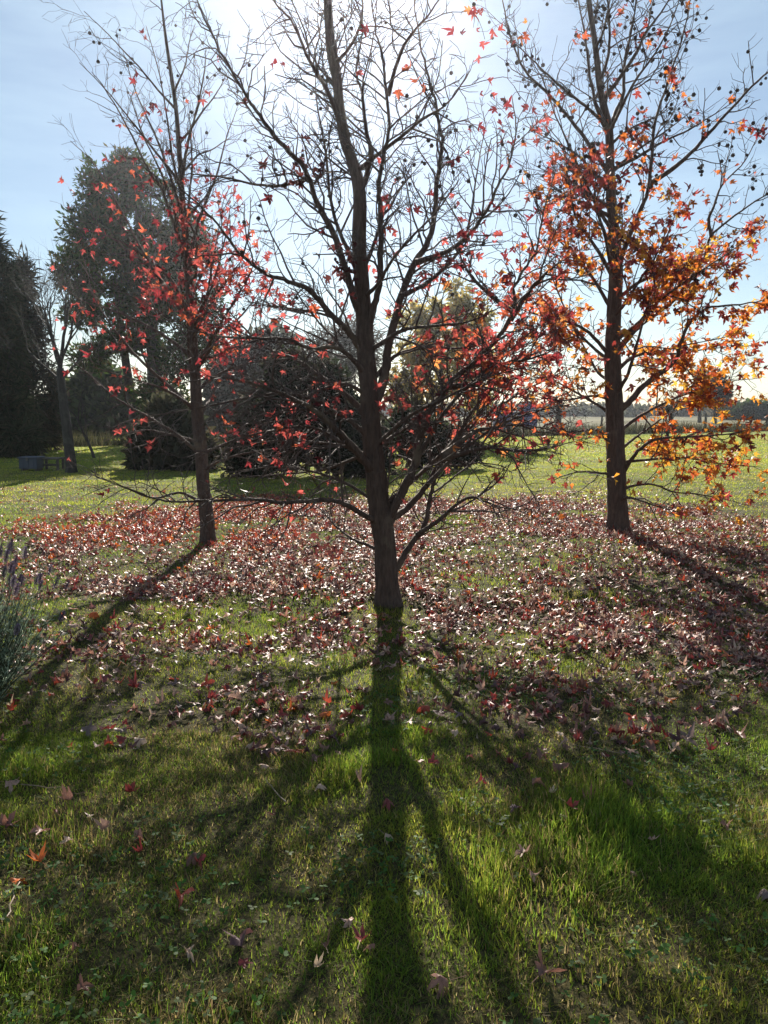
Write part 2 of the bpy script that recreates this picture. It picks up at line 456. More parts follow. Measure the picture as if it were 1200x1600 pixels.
lrng = np.random.default_rng(5)
HANG = [leaf_template(lrng, lrng.normal() * .6, .15 + lrng.random() * .65, False, lrng.normal() * .5, lrng.normal() * .3) for _ in range(12)]
HANG_HI = [leaf_template(lrng, lrng.normal() * .6, .15 + lrng.random() * .65, True, lrng.normal() * .6, lrng.normal() * .35) for _ in range(12)]
cn = lambda k: float(np.clip(lrng.normal(), -1, 1)) * k
FALL = [leaf_template(lrng, cn(.6), cn(.7), False, cn(.8), cn(.45)) for _ in range(14)]
FALL_HI = [leaf_template(lrng, cn(.7), cn(.8), True, cn(.9), cn(.55)) for _ in range(16)]
CRUMPLED = [leaf_template(lrng, cn(.9), (.45 + .35 * lrng.random()) * lrng.choice([-1, 1]), True, cn(.9), .3 + .5 * lrng.random()) for _ in range(10)]


def rot_from(yaxis, zaxis):
    y = yaxis / (np.linalg.norm(yaxis) + 1e-9); z = zaxis - (zaxis @ y) * y; z /= np.linalg.norm(z) + 1e-9
    return np.stack([np.cross(y, z), y, z], 1)


def batch_leaves(B, temps, pos, rot, size, cols, which):
    for w in range(len(temps)):
        k = np.nonzero(which == w)[0]
        if not len(k): continue
        V, F3, F4 = temps[w]; nv = len(V)
        P = np.einsum('nij,vj->nvi', rot[k], V) * size[k][:, None, None] + pos[k][:, None, :]
        off = (np.arange(len(k)) * nv)[:, None, None]
        B.add(P.reshape(-1, 3), (F3[None] + off).reshape(-1, 3), (F4[None] + off).reshape(-1, 4), np.repeat(cols[k], nv, 0))


_leafmesh = {}


def leaf_mesh(setname, temps, w, pal, ci, mat):
    key = (setname, w, ci)
    if key not in _leafmesh:
        V, F3, F4 = temps[w]; b = Buf(); b.add(V, F3, F4, pal[ci])
        _leafmesh[key] = b.mesh('leaf', mat, True)
    return _leafmesh[key]


def place(name, me, pos, rot, size, parent=None, **kw):
    o = link(name, me, parent, **kw)
    M = np.eye(4); M[:3, :3] = rot * size; M[:3, 3] = pos
    o.matrix_basis = Matrix(M.tolist())
    return o


# ------------------------------------------------------------------ autumn trees
def ico():
    t = (1 + 5 ** .5) / 2
    V = np.array([[-1, t, 0], [1, t, 0], [-1, -t, 0], [1, -t, 0], [0, -1, t], [0, 1, t], [0, -1, -t], [0, 1, -t], [t, 0, -1], [t, 0, 1], [-t, 0, -1], [-t, 0, 1]], float)
    V /= np.linalg.norm(V[0])
    F = np.array([[0, 11, 5], [0, 5, 1], [0, 1, 7], [0, 7, 10], [0, 10, 11], [1, 5, 9], [5, 11, 4], [11, 10, 2], [10, 7, 6], [7, 1, 8], [3, 9, 4], [3, 4, 2], [3, 2, 6], [3, 6, 8], [3, 8, 9], [4, 9, 5], [2, 4, 11], [6, 2, 10], [8, 6, 7], [9, 8, 1]])
    return V, F


IV, IF = ico()


def spiky():
    V = list(IV); F = []
    for f in IF:
        c = (IV[f[0]] + IV[f[1]] + IV[f[2]]); c = c / np.linalg.norm(c) * 1.28
        k = len(V); V.append(c); F += [[f[0], f[1], k], [f[1], f[2], k], [f[2], f[0], k]]
    V = np.array(V); n = len(V)
    st = np.array([[.06, 0, .8], [-.06, .06, .8], [-.06, -.06, .8], [.05, 0, 4.2], [-.05, .05, 4.2], [-.05, -.05, 4.2]])
    F4 = [[n, n + 1, n + 4, n + 3], [n + 1, n + 2, n + 5, n + 4], [n + 2, n, n + 3, n + 5]]
    return np.r_[V, st], np.array(F), np.array(F4)


BALLT = spiky()


TW = 1.0


def sprout(nodes, buf, p, d, L, r, lvl, R, up, sides, steps, jit=.22):
    """a twig grown from p along d; returns its path and radii"""
    P = [p]; dd = d.copy()
    for s in range(steps):
        dd = dd + R.normal(size=3) * jit + np.array([0, 0, up / steps])
        dd /= np.linalg.norm(dd)
        P.append(P[-1] + dd * L / steps)
    P = np.array(P); r = r * TW; rad = np.linspace(r, max(.0017 * TW, r * .4), len(P))
    tube(buf, P, rad, sides)
    for q in range(1, len(P)): nodes.append((P[q], P[q] - P[q - 1], lvl))
    return P, rad


def side_dir(t, R, ang):
    t = t / np.linalg.norm(t); a = R.normal(size=3); a -= (a @ t) * t; a /= np.linalg.norm(a) + 1e-9
    return t * math.cos(ang) + a * math.sin(ang)


def clothe(buf, nodes, path, rad, R, dens1, len1, up1, dens2, len2, start=.2):
    """branchlets and twigs along a limb"""
    seg = np.linalg.norm(np.diff(path, axis=0), axis=1); cum = np.r_[0, np.cumsum(seg)]; L = cum[-1]
    n = max(2, int(L * dens1))
    for q in range(n):
        f = start + (1 - start) * ((q + R.random()) / n)
        s = f * L; k = min(len(seg) - 1, int(np.searchsorted(cum, s) - 1)); k = max(0, k)
        t = path[k + 1] - path[k]; p = path[k] + t * ((s - cum[k]) / (seg[k] + 1e-9))
        d = side_dir(t, R, math.radians(R.uniform(28, 62)))
        l = len1 * (.35 + .9 * R.random()) * (1.15 - .55 * f)
        r = min(rad[k] * .65, .0034 + l * .0085)
        P, rr = sprout(nodes, buf, p, d, l, r, 1, R, up1 + R.normal() * .25, 4, 5)
        m = int(l * dens2 + R.random())
        for w in range(m):
            g = .2 + .8 * R.random(); kk = min(len(P) - 2, int(g * (len(P) - 1)))
            pp = P[kk] + (P[kk + 1] - P[kk]) * R.random()
            d2 = side_dir(P[kk + 1] - P[kk], R, math.radians(R.uniform(30, 70)))
            l2 = len2 * (.3 + R.random())
            P2, r2 = sprout(nodes, buf, pp, d2, l2, min(rr[kk] * .8, .0038), 2, R, up1 * .7, 3, 3, .3)
            if R.random() < .45:
                d3 = side_dir(P2[2] - P2[1], R, math.radians(R.uniform(30, 65)))
                sprout(nodes, buf, P2[1], d3, l2 * .6, .0026, 2, R, up1 * .5, 3, 2, .3)


def autumn_tree(label, Yb, trunk, limbs, seed, pal, leaf_p, leaf_col, leaf_size, ball_p, ball_r, extra, cfg, clumps=()):
    global TW
    TW = cfg.get('tw', 1.0)
    R = np.random.default_rng(seed)
    base = at(trunk[0][0], trunk[0][1], Yb); gx, gy = base.x, base.y
    root = thing('autumn_tree', (gx, gy, hz(gx, gy)), label, 'tree', 'leaf shedding trees in the lawn')
    # trunk
    tp = [at(px, py, Yb + dy) for px, py, w, dy in trunk]
    tr = [w * cfg.get('tk', .5) * (Yb + dy) / FPX for px, py, w, dy in trunk]
    dn = [Vector((tp[0].x, tp[0].y, hz(gx, gy) - .12))]
    path = smooth_path([np.array(p) for p in dn + tp], 14)
    rad = np.interp(np.linspace(0, 1, len(path)), np.linspace(0, 1, len(tr) + 1), [tr[0] * 1.06] + tr)
    zg = hz(gx, gy)
    rad = rad * (1 + .07 * np.exp(-np.clip(path[:, 2] - zg, 0, 9) / .08))
    ph = R.random(3) * 6.28

    def furrow(a, z):
        A, Z = np.meshgrid(a, z - zg); cx, cy = np.cos(A), np.sin(A)
        f = 1 + .17 * (vnoise(cx * 2.4 + 9 + Z * .9, cy * 2.4 + 3 + Z * .35, .42, seed) - .5) + .15 * (vnoise(cx * 6 + 20, cy * 6 + Z * 5, .8, seed + 1) - .5)
        roots = (np.sin(A * 3 + ph[0]) + .7 * np.sin(A * 5 + ph[1])) * .5 + .4
        return f + .24 * np.clip(roots, -.1, 1) * np.exp(-np.clip(Z, 0, 9) / .10) + .06 * roots * np.exp(-np.clip(Z, 0, 9) / .3)

    b = Buf(); tube(b, path, rad, 36, None, 0, None, furrow)
    b.obj('trunk', M_bark, root, True)
    nodes = []
    tb = Buf()
    clothe(tb, nodes, path[int(len(path) * .6):], rad[int(len(path) * .6):], R, cfg['d1'] * .8, cfg['l1'] * .8, cfg['up'], cfg['d2'], cfg['l2'], .1)
    tb.obj('twigs', M_twig, root, True, 'stuff')
    jobs = []
    for w, dz, pts in limbs:
        n = len(pts); P = []
        for q, (px, py) in enumerate(pts):
            f = q / (n - 1); P.append(np.array(at(px, py, Yb + dz * f ** 1.1 + (0 if q == 0 else R.normal() * .02))))
        # start on the trunk's axis
        k = np.argmin(np.linalg.norm(path - P[0], axis=1))
        if np.linalg.norm(path[k] - P[0]) < .25: P[0] = path[k]
        jobs.append((P, w * .43 * Yb / FPX))
    zt = path[-1][2]
    for q in range(extra['n']):
        f = extra['lo'] + (extra['hi'] - extra['lo']) * ((q + R.random()) / extra['n'])
        k = int(f * (len(path) - 1)); p = path[k]
        a = R.choice([math.pi / 2, -math.pi / 2]) + R.normal() * .75
        e = math.radians(R.uniform(*extra['el']) + 25 * f)
        L = extra['L'] * (1.15 - .75 * f) * (.7 + .5 * R.random())
        d = np.array([math.cos(a) * math.cos(e), math.sin(a) * math.cos(e), math.sin(e)])
        P = [p]
        for s in range(5):
            d = d + R.normal(size=3) * .13 + np.array([0, 0, .06]); d /= np.linalg.norm(d); P.append(P[-1] + d * L / 5)
        jobs.append((P, min(rad[k] * .5, .006 + .008 * L)))
    for P, r0 in jobs:
        lp = smooth_path(P, 5)
        lp[1:-1] += R.normal(size=(len(lp) - 2, 3)) * r0 * .11
        r = r0 * (1 - np.linspace(0, 1, len(lp)) ** .8) + .003
        r[:2] *= 1.12
        b = Buf(); tube(b, lp, r, 8, None, .12, R)
        lo = b.obj('limb', M_bark, root, True)
        tb = Buf(); clothe(tb, nodes, lp, r, R, cfg['d1'], cfg['l1'], cfg['up'], cfg['d2'], cfg['l2'], cfg.get('start', .25))
        t = tb.obj('twigs', M_twig, None, True, 'stuff'); t.parent = lo; t.matrix_parent_inverse = lo.matrix_basis.inverted()
    # leaves and seed balls on the twig nodes
    NP = np.array([n[0] for n in nodes]); ND = np.array([n[1] for n in nodes])
    # where on the tree: pixel-like coordinates in the plane through the trunk
    qx = 600 + FPX * NP[:, 0] / Yb; qx, qy, _ = proj(np.c_[NP[:, 0], np.full(len(NP), Yb), NP[:, 2]])
    zn = vnoise(NP[:, 0] * 1.0 + 7, NP[:, 2] + NP[:, 1] * 1.3, .28, seed)
    ck = cfg.get('clump', (2.6, .55, .08)); prob = leaf_p(qx, qy) * np.clip(zn * ck[0] - ck[1], ck[2], 1.6)
    pos, rot, size, cols, which = [], [], [], [], []
    def add_leaf(p, d, col=None, s=None, wobble=1.):
        yd = np.array([R.normal() * .6, R.normal() * .6, -.75 + R.normal() * .5]) + .35 * d / (np.linalg.norm(d) + 1e-9)
        zd = R.normal(size=3) * np.array([.8, .8, .8]) + np.array([0, -.25, .5])
        Rm = rot_from(yd, zd); s = s or leaf_size * (.5 + .72 * R.random())
        pos.append(p + Rm[:, 1] * s * .35); rot.append(Rm); size.append(s); which.append(R.integers(len(HANG)))
        x_, y_, _q = proj(np.array([[p[0], Yb, p[2]]]))
        cols.append(leaf_col(R, x_[0], y_[0]) if col is None else col)
    for i in np.nonzero(R.random(len(NP)) < prob)[0]:
        for q in range(1 + int(R.random() * cfg.get('bunch', 2.0))):
            add_leaf(NP[i] + R.normal(size=3) * .012, ND[i])
    for px, py, dY, sprd, cnt, ci in clumps:
        c = np.array(at(px, py, Yb + dY)); k = np.argsort(np.linalg.norm((NP - c) * np.array([1, .4, 1]), axis=1))[:max(4, cnt)]
        for q in range(cnt): add_leaf(NP[k[q % len(k)]] + R.normal(size=3) * sprd, ND[k[q % len(k)]], ci)
    pos, rot, size, cols, which = map(np.array, (pos, rot, size, cols, which))
    px, py, f = proj(pos); infr = (px > -10) & (px < 1210) & (py > -10) & (py < 1610)
    order = np.argsort(-np.where(infr, size / f, 0)); top = set(order[:300].tolist())
    for i in sorted(top):
        me = leaf_mesh('hang', HANG_HI, which[i], pal, int(cols[i]), M_leaf)
        place('leaf', me, pos[i], rot[i], size[i], root)
    rest = np.array([i for i in range(len(pos)) if i not in top])
    if len(rest):
        B = Buf(); cc = np.array(pal)[cols[rest].astype(int)] * (.75 + .5 * R.random(len(rest)))[:, None]
        batch_leaves(B, HANG, pos[rest], rot[rest], size[rest], cc, which[rest])
        B.obj('leaves', M_leaf, root, True, 'stuff')
    bp = np.nonzero(R.random(len(NP)) < ball_p(qx, qy) * np.clip(vnoise(NP[:, 0] + 3, NP[:, 2] * 1.2, .3, seed + 9) * 1.6 - .2, .2, 1.2))[0]
    bpos = NP[bp] + np.array([0, 0, -ball_r * 3.4]); br = ball_r * (.75 + .45 * R.random(len(bp)))
    px, py, f = proj(bpos); infr = (px > 0) & (px < 1200) & (py > 0) & (py < 1600)
    order = np.argsort(-np.where(infr, br / f, 0)); bb = Buf(); bb.add(*BALLT); bm = bb.mesh('seed_ball', M_ball, False)
    B = Buf()
    for q, i in enumerate(order):
        M = rot_from(np.array([R.normal(), R.normal(), R.normal() * .15]), np.array([R.normal() * .15, R.normal() * .15, 1.]))
        if q < 120: place('seed_ball', bm, bpos[i], M, br[i], root)
        else: B.add(BALLT[0] @ M.T * br[i] + bpos[i], BALLT[1], BALLT[2])
    if B.n: B.obj('seed_balls', M_ball, root, False, 'stuff')
    print('tree', label[:30], 'nodes', len(NP), 'leaves', len(pos), 'balls', len(bp))
    return root


PAL_RED = [(.34, .065, .055), (.21, .028, .032), (.12, .020, .022), (.42, .095, .045), (.07, .020, .018), (.46, .17, .05)]
PAL_ORG = [(.44, .12, .022), (.46, .19, .024), (.32, .065, .025), (.20, .03, .024), (.50, .28, .035), (.14, .028, .022)]


def bump2(x, y, cx, cy, rx, ry):
    return np.exp(-(((x - cx) / rx) ** 2 + ((y - cy) / ry) ** 2))


# --- the middle tree
main_trunk = [(606, 944, 40, 0), (604, 900, 37, 0), (601, 850, 37, 0), (594, 800, 39, 0), (588, 750, 35, 0), (582, 690, 33, 0), (577, 620, 31, 0), (571, 540, 29, .02),
              (566, 450, 25, .04), (561, 380, 23, .05), (562, 310, 21, .06), (554, 262, 18, .06), (538, 215, 17, .07), (530, 160, 15, .08), (525, 110, 15, .08), (516, 60, 14, .08), (512, 0, 13, .08), (508, -90, 10, .1), (512, -200, 6, .1)]
main_limbs = [
    (19, .5, [(590, 650), (600, 590), (606, 545), (629, 455), (650, 408), (674, 366), (683, 285), (691, 225), (687, 197), (670, 121), (653, 50), (645, -30)]),
    (9, .2, [(650, 410), (700, 392), (737, 362), (765, 321), (777, 291), (794, 261), (806, 205), (800, 150)]),
    (13, -.3, [(574, 530), (585, 476), (593, 435), (595, 337), (592, 300), (597, 253), (608, 197), (602, 126), (597, 84), (586, 42), (576, -30)]),
    (7, -.5, [(606, 150), (625, 85), (642, 55), (668, 25), (700, -20)]),
    (9, .4, [(568, 300), (579, 245), (571, 197), (566, 146), (557, 112), (565, 60), (567, 20)]),
    (15, -.5, [(566, 520), (556, 476), (540, 420), (521, 366), (496, 318), (476, 264), (437, 222), (400, 172), (385, 150), (345, 80), (320, 30), (296, -30)]),
    (6, -.6, [(478, 280), (440, 290), (400, 288), (350, 277), (300, 272)]),
    (9, .5, [(532, 205), (515, 150), (484, 96), (459, 39), (428, 2), (400, -30)]),
    (13, -.7, [(561, 565), (552, 528), (521, 495), (483, 454), (450, 440), (410, 425), (370, 390), (340, 350), (300, 310), (262, 285)]),
    (9, -.9, [(566, 590), (545, 555), (519, 542), (486, 545), (450, 530), (400, 528), (340, 525), (285, 508), (215, 465)]),
    (17, -1.0, [(583, 748), (567, 717), (537, 683), (517, 665), (490, 640), (450, 620), (400, 600), (340, 590), (280, 600)]),
    (13, .9, [(577, 665), (560, 636), (527, 608), (486, 578), (450, 556), (410, 540), (370, 500), (340, 470)]),
    (11, -1.0, [(593, 822), (575, 808), (537, 787), (504, 781), (441, 785), (400, 780), (330, 782), (258, 783), (215, 768), (150, 745)]),
    (7, .6, [(590, 866), (575, 852), (550, 842), (525, 822), (505, 800), (488, 786)]),
    (14, .5, [(608, 908), (623, 883), (642, 850), (664, 820), (672, 780), (680, 745), (702, 700), (745, 650), (790, 605), (840, 565)]),
    (8, -.5, [(652, 836), (683, 815), (705, 795), (735, 777), (760, 785), (790, 794), (835, 796)]),
    (15, .9, [(598, 832), (612, 812), (637, 792), (667, 758), (690, 715), (717, 683), (760, 650), (800, 622), (850, 595), (905, 572)]),
    (18, -.2, [(598, 826), (617, 792), (633, 758), (650, 721), (658, 675), (675, 637), (700, 604), (733, 571), (762, 546), (790, 510), (803, 480), (803, 450), (820, 420), (837, 390), (854, 316), (868, 265)]),
    (8, .1, [(802, 488), (771, 466), (737, 432), (719, 400), (706, 370)]),
    (9, -.3, [(797, 500), (831, 450), (856, 425), (892, 398)]),
    (5, -.2, [(598, 818), (603, 790), (606, 755), (612, 700), (617, 640)]),
    (8, .6, [(588, 605), (610, 562), (642, 547), (675, 542), (711, 544), (750, 538), (805, 515)]),
    (8, -.5, [(603, 550), (622, 520), (648, 512), (697, 507), (740, 500), (785, 478)]),
    (8, -.8, [(690, 718), (740, 704), (766, 700), (800, 704), (839, 704), (895, 690)]),
    (9, .9, [(690, 712), (740, 676), (775, 668), (810, 664), (850, 676), (885, 660)]),
    (10, -.8, [(700, 604), (740, 600), (785, 570), (830, 560), (870, 545)]),
    (8, .7, [(628, 462), (670, 440), (715, 395), (735, 340), (745, 270), (760, 190)]),
    (8, .8, [(560, 440), (530, 360), (515, 300), (508, 230), (495, 160), (492, 110)]),
    (7, -.6, [(597, 253), (625, 215), (655, 190), (700, 160), (735, 110)]),
    (7, -.6, [(575, 620), (540, 600), (500, 610), (450, 640), (400, 660), (350, 665)]),
    (7, .4, [(580, 700), (545, 720), (500, 735), (450, 740), (390, 745)]),
    (8, .4, [(637, 790), (700, 700), (740, 640), (790, 580), (830, 530)]),
    (8, -.4, [(650, 721), (690, 650), (745, 590), (800, 545), (850, 500)]),
    (7, .7, [(667, 758), (720, 705), (790, 660), (850, 640), (900, 630)]),
    (6, .3, [(603, 805), (640, 740), (650, 680), (662, 610), (690, 540)]),
    (7, -.7, [(585, 700), (640, 650), (700, 620), (760, 590), (820, 575)]),
    (7, .5, [(588, 730), (550, 700), (480, 690), (420, 690), (360, 700)]),
    (7, -.4, [(583, 680), (530, 650), (470, 640), (400, 650)]),
    (6, .3, [(590, 790), (540, 755), (480, 735), (420, 730), (350, 740)]),
    (8, -.9, [(580, 690), (545, 655), (500, 628), (440, 615), (370, 625), (300, 640), (230, 650)]),
    (7, -.6, [(586, 735), (545, 700), (490, 668), (430, 672), (360, 690), (300, 720)]),
    (7, .9, [(572, 560), (540, 510), (500, 490), (440, 480), (380, 470)]),
]


def main_p(x, y):
    p = .003 + .0 * x
    p = p + .15 * bump2(x, y, 790, 510, 125, 120) + .12 * bump2(x, y, 680, 530, 100, 110)
    p = p + .05 * bump2(x, y, 380, 430, 110, 110) + .045 * bump2(x, y, 470, 680, 130, 100)
    p = p + .02 * bump2(x, y, 740, 180, 70, 120) + .03 * bump2(x, y, 840, 690, 110, 60)
    return p


def main_c(R, x, y):
    if x > 640 and y > 400: w = [.40, .14, .08, .24, .04, .10]
    elif y < 330: w = [.35, .3, .2, .1, .05, 0]
    else: w = [.5, .22, .14, .07, .06, .01]
    return R.choice(6, p=w)


autumn_tree('tallest barest grey trunked tree in the middle with few red leaves and many forking limbs', 5.95, main_trunk, main_limbs, 11, PAL_RED,
            main_p, main_c, .092, lambda x, y: .012 * (y < 480) + .07 * bump2(x, y, 430, 250, 90, 90) + .03 * bump2(x, y, 680, 250, 120, 120), .012,
            dict(n=9, lo=.3, hi=.85, el=(5, 40), L=1.5), dict(d1=12.5, l1=.55, up=.18, d2=13, l2=.18, start=.18, clump=(1.8, .2, .2), tk=.455),
            [(474, 262, -.2, .05, 26, 4), (532, 408, -.1, .05, 26, 4), (622, 615, .1, .04, 14, 4), (478, 862, .3, .04, 16, 4), (765, 328, .1, .04, 7, 2), (760, 200, .2, .05, 8, 1), (755, 95, .2, .06, 8, 0), (640, 100, -.3, .05, 5, 3)])

# --- the tree at the left
left_trunk = [(325, 850, 24, 0), (323, 810, 21, 0), (318, 760, 20, 0), (313, 700, 19, 0), (308, 640, 17, 0), (305, 580, 16, 0), (300, 520, 14, 0), (296, 450, 12, 0), (290, 380, 10, 0), (285, 310, 8.5, 0), (281, 250, 7.5, 0), (276, 180, 6, 0), (268, 120, 5, 0), (259, 60, 4, 0), (252, 0, 2.5, 0)]
left_limbs = [
    (7, -.3, [(293, 420), (278, 370), (255, 300), (230, 262), (200, 200), (165, 140), (143, 112)]),
    (6, .4, [(288, 350), (262, 262), (240, 205), (215, 150), (192, 80)]),
    (6, -.3, [(283, 290), (292, 230), (305, 180), (318, 120), (322, 75)]),
    (6, .4, [(294, 420), (312, 340), (338, 275), (352, 220), (372, 165)]),
    (6, -.5, [(299, 500), (270, 440), (225, 400), (170, 370), (100, 350)]),
    (7, .5, [(303, 560), (250, 520), (190, 490), (130, 470), (90, 440)]),
    (7, -.3, [(304, 580), (340, 530), (380, 490), (410, 450)]),
    (6, -.7, [(308, 640), (260, 610), (200, 590), (140, 572)]),
    (6, .6, [(312, 690), (270, 680), (220, 672), (160, 690)]),
    (6, -.6, [(316, 735), (350, 718), (400, 705), (450, 700)]),
    (6, -.7, [(320, 785), (280, 770), (240, 778), (190, 760), (135, 738)]),
    (6, .5, [(306, 610), (350, 580), (400, 565), (450, 560)]),
    (5, .3, [(285, 310), (270, 250), (262, 190), (250, 120), (228, 40)]),
    (5, -.4, [(299, 520), (330, 450), (350, 380), (360, 320)]),
    (5, -.4, [(298, 490), (245, 430), (190, 330), (150, 260), (110, 220)]),
    (5, .6, [(314, 710), (360, 690), (420, 660), (470, 655)]),
    (6, .2, [(300, 530), (325, 480), (360, 430), (395, 385)]),
    (6, -.2, [(303, 560), (340, 555), (385, 530), (430, 500)]),
    (5, .4, [(297, 470), (320, 420), (345, 390), (385, 350)]),
]


def left_p(x, y):
    return .012 + .36 * bump2(x, y, 360, 460, 80, 130) + .17 * bump2(x, y, 230, 420, 130, 140) + .08 * bump2(x, y, 250, 580, 140, 110) + .05 * bump2(x, y, 420, 660, 110, 80)


autumn_tree('slim tree with bare top and small red leaves below, before the big evergreen', 8.8, left_trunk, left_limbs, 23, PAL_RED,
            left_p, lambda R, x, y: R.choice(6, p=[.52, .2, .1, .13, .03, .02]), .096, lambda x, y: .022 * (y < 330) + .008, .014,
            dict(n=16, lo=.25, hi=.85, el=(5, 40), L=2.2), dict(d1=6.5, l1=.62, up=.4, d2=8, l2=.24, start=.22, clump=(1.8, .2, .2), tw=.8))

# --- the tree at the right
right_trunk = [(966, 838, 34, 0), (965, 800, 30, 0), (963, 740, 29, 0), (961, 680, 28, 0), (959, 620, 26, 0), (957, 560, 24, 0), (959, 500, 21, 0), (962, 430, 19, 0), (960, 370, 16, 0), (955, 310, 14, 0), (953, 250, 12.5, 0), (951, 200, 11.5, 0), (938, 140, 9, 0), (930, 70, 8, 0), (920, 0, 7, 0), (914, -80, 5, 0), (910, -160, 3, 0)]
right_limbs = [
    (9, .3, [(951, 205), (965, 170), (973, 150), (976, 100), (985, 50), (995, 0), (1000, -60)]),
    (7, -.3, [(973, 150), (990, 90), (1010, 50), (1045, 0), (1060, -40)]),
    (7, .4, [(952, 215), (935, 175), (922, 120), (915, 60), (903, 0), (897, -50)]),
    (10, -.4, [(961, 430), (974, 392), (998, 335), (1015, 285), (1024, 190), (1048, 118), (1074, 25), (1085, -50)]),
    (8, -.6, [(1012, 290), (1068, 250), (1115, 200), (1175, 135), (1215, 100), (1260, 60)]),
    (6, .4, [(957, 270), (995, 235), (1040, 205), (1085, 170)]),
    (8, .3, [(952, 275), (930, 240), (900, 198), (860, 150), (820, 110), (797, 55), (785, 0), (780, -40)]),
    (6, -.3, [(956, 340), (915, 318), (875, 300), (840, 270)]),
    (13, -.6, [(962, 650), (985, 625), (1013, 597), (1054, 565), (1063, 536), (1083, 498), (1112, 480), (1170, 474), (1230, 455)]),
    (12, .4, [(958, 570), (975, 535), (1004, 504), (1040, 480), (1071, 448), (1100, 404), (1112, 367), (1159, 329), (1215, 290), (1260, 240)]),
    (6, -.2, [(1112, 370), (1107, 346), (1115, 323), (1128, 290), (1165, 250), (1195, 190)]),
    (8, .7, [(958, 585), (985, 560), (1010, 553), (1054, 553), (1110, 545), (1180, 540)]),
    (9, -.8, [(963, 755), (979, 731), (997, 705), (1027, 686), (1087, 682), (1144, 677), (1215, 660)]),
    (6, .6, [(962, 710), (985, 690), (1015, 668), (1050, 645), (1100, 630)]),
    (6, -.4, [(964, 770), (985, 760), (1020, 757), (1055, 769), (1110, 775), (1170, 790)]),
    (6, -.8, [(965, 785), (985, 778), (1027, 791), (1069, 802)]),
    (6, -.4, [(961, 695), (945, 685), (930, 671), (885, 676), (840, 668), (800, 672)]),
    (7, .4, [(960, 655), (945, 640), (900, 613), (855, 592), (806, 592)]),
    (6, -.5, [(959, 630), (930, 618), (874, 626), (820, 615)]),
    (6, -.6, [(962, 745), (940, 739), (900, 738), (860, 752)]),
    (7, -.4, [(958, 560), (920, 520), (880, 500), (835, 490), (800, 470)]),
    (7, .6, [(960, 490), (930, 440), (900, 400), (870, 370), (850, 330)]),
    (7, -.6, [(962, 440), (930, 385), (900, 340), (890, 290), (880, 230)]),
    (7, -.6, [(961, 470), (1000, 440), (1050, 425), (1110, 400), (1160, 385)]),
    (7, .6, [(960, 680), (1000, 650), (1050, 625), (1120, 600), (1190, 590)]),
    (6, .3, [(962, 725), (1000, 720), (1060, 715), (1130, 725), (1190, 730)]),
]


def right_p(x, y):
    return .018 + .62 * bump2(x, y, 1075, 500, 170, 140) + .6 * bump2(x, y, 870, 470, 110, 150) + .40 * bump2(x, y, 1110, 700, 110, 80) + .02 * bump2(x, y, 1000, 250, 160, 160) + .12 * bump2(x, y, 880, 690, 90, 60)


def right_c(R, x, y):
    if y < 330: w = [.3, .05, .28, .25, .02, .10]
    elif x < 900: w = [.33, .10, .25, .22, .02, .08]
    else: w = [.34, .26, .14, .08, .15, .03]
    return R.choice(6, p=w)


autumn_tree('tree thick with orange and amber leaves below and hanging round seed balls above', 9.3, right_trunk, right_limbs, 37, PAL_ORG,
            right_p, right_c, .108, lambda x, y: .11 * (y < 330) + .04 * (y < 480), .0175,
            dict(n=20, lo=.28, hi=.85, el=(5, 40), L=2.3), dict(d1=7, l1=.62, up=.3, d2=9, l2=.25, start=.2, bunch=4.6, clump=(1.7, .15, .2)))


# ------------------------------------------------------------------ fallen leaves
PAL_FALL = [(.19, .09, .066), (.29, .145, .105), (.20, .035, .033), (.38, .065, .035), (.50, .34, .25), (.10, .045, .046), (.38, .23, .175), (.50, .13, .03), (.62, .45, .30), (.19, .13, .12)]


CNAME = ['dark brown', 'mid brown', 'dark maroon', 'rust red', 'pale tan', 'blackish purple', 'pinkish brown', 'orange red', 'cream', 'grey brown']


def fall_label(ci, c, px, py, lawn, size, tilt, tip):
    side = 'near the lavender' if px < 200 else 'well left of trunk shadow' if px < 420 else 'just left of trunk shadow' if px < 570 else 'in trunk shadow' if px < 640 else 'just right of trunk shadow' if px < 780 else 'well right of trunk shadow' if px < 980 else 'near right edge'
    where = 'alone on open grass' if lawn else 'at front edge of litter' if py > 1080 else 'in front half of litter' if py > 1010 else 'deeper in litter'
    form = ('small ' if size < .07 else 'large ' if size > .093 else 'tilted ' if tilt > .4 else 'flat ' if tilt < .15 else '')
    a = math.degrees(math.atan2(tip[1], tip[0])) % 360
    way = 'tip right' if a < 45 or a > 315 else 'tip away' if a < 135 else 'tip left' if a < 225 else 'tip near'
    lab = form + CNAME[ci] + ' leaf, ' + way + ', ' + where + ', ' + side
    return lab, 'leaf litter: ' + lab


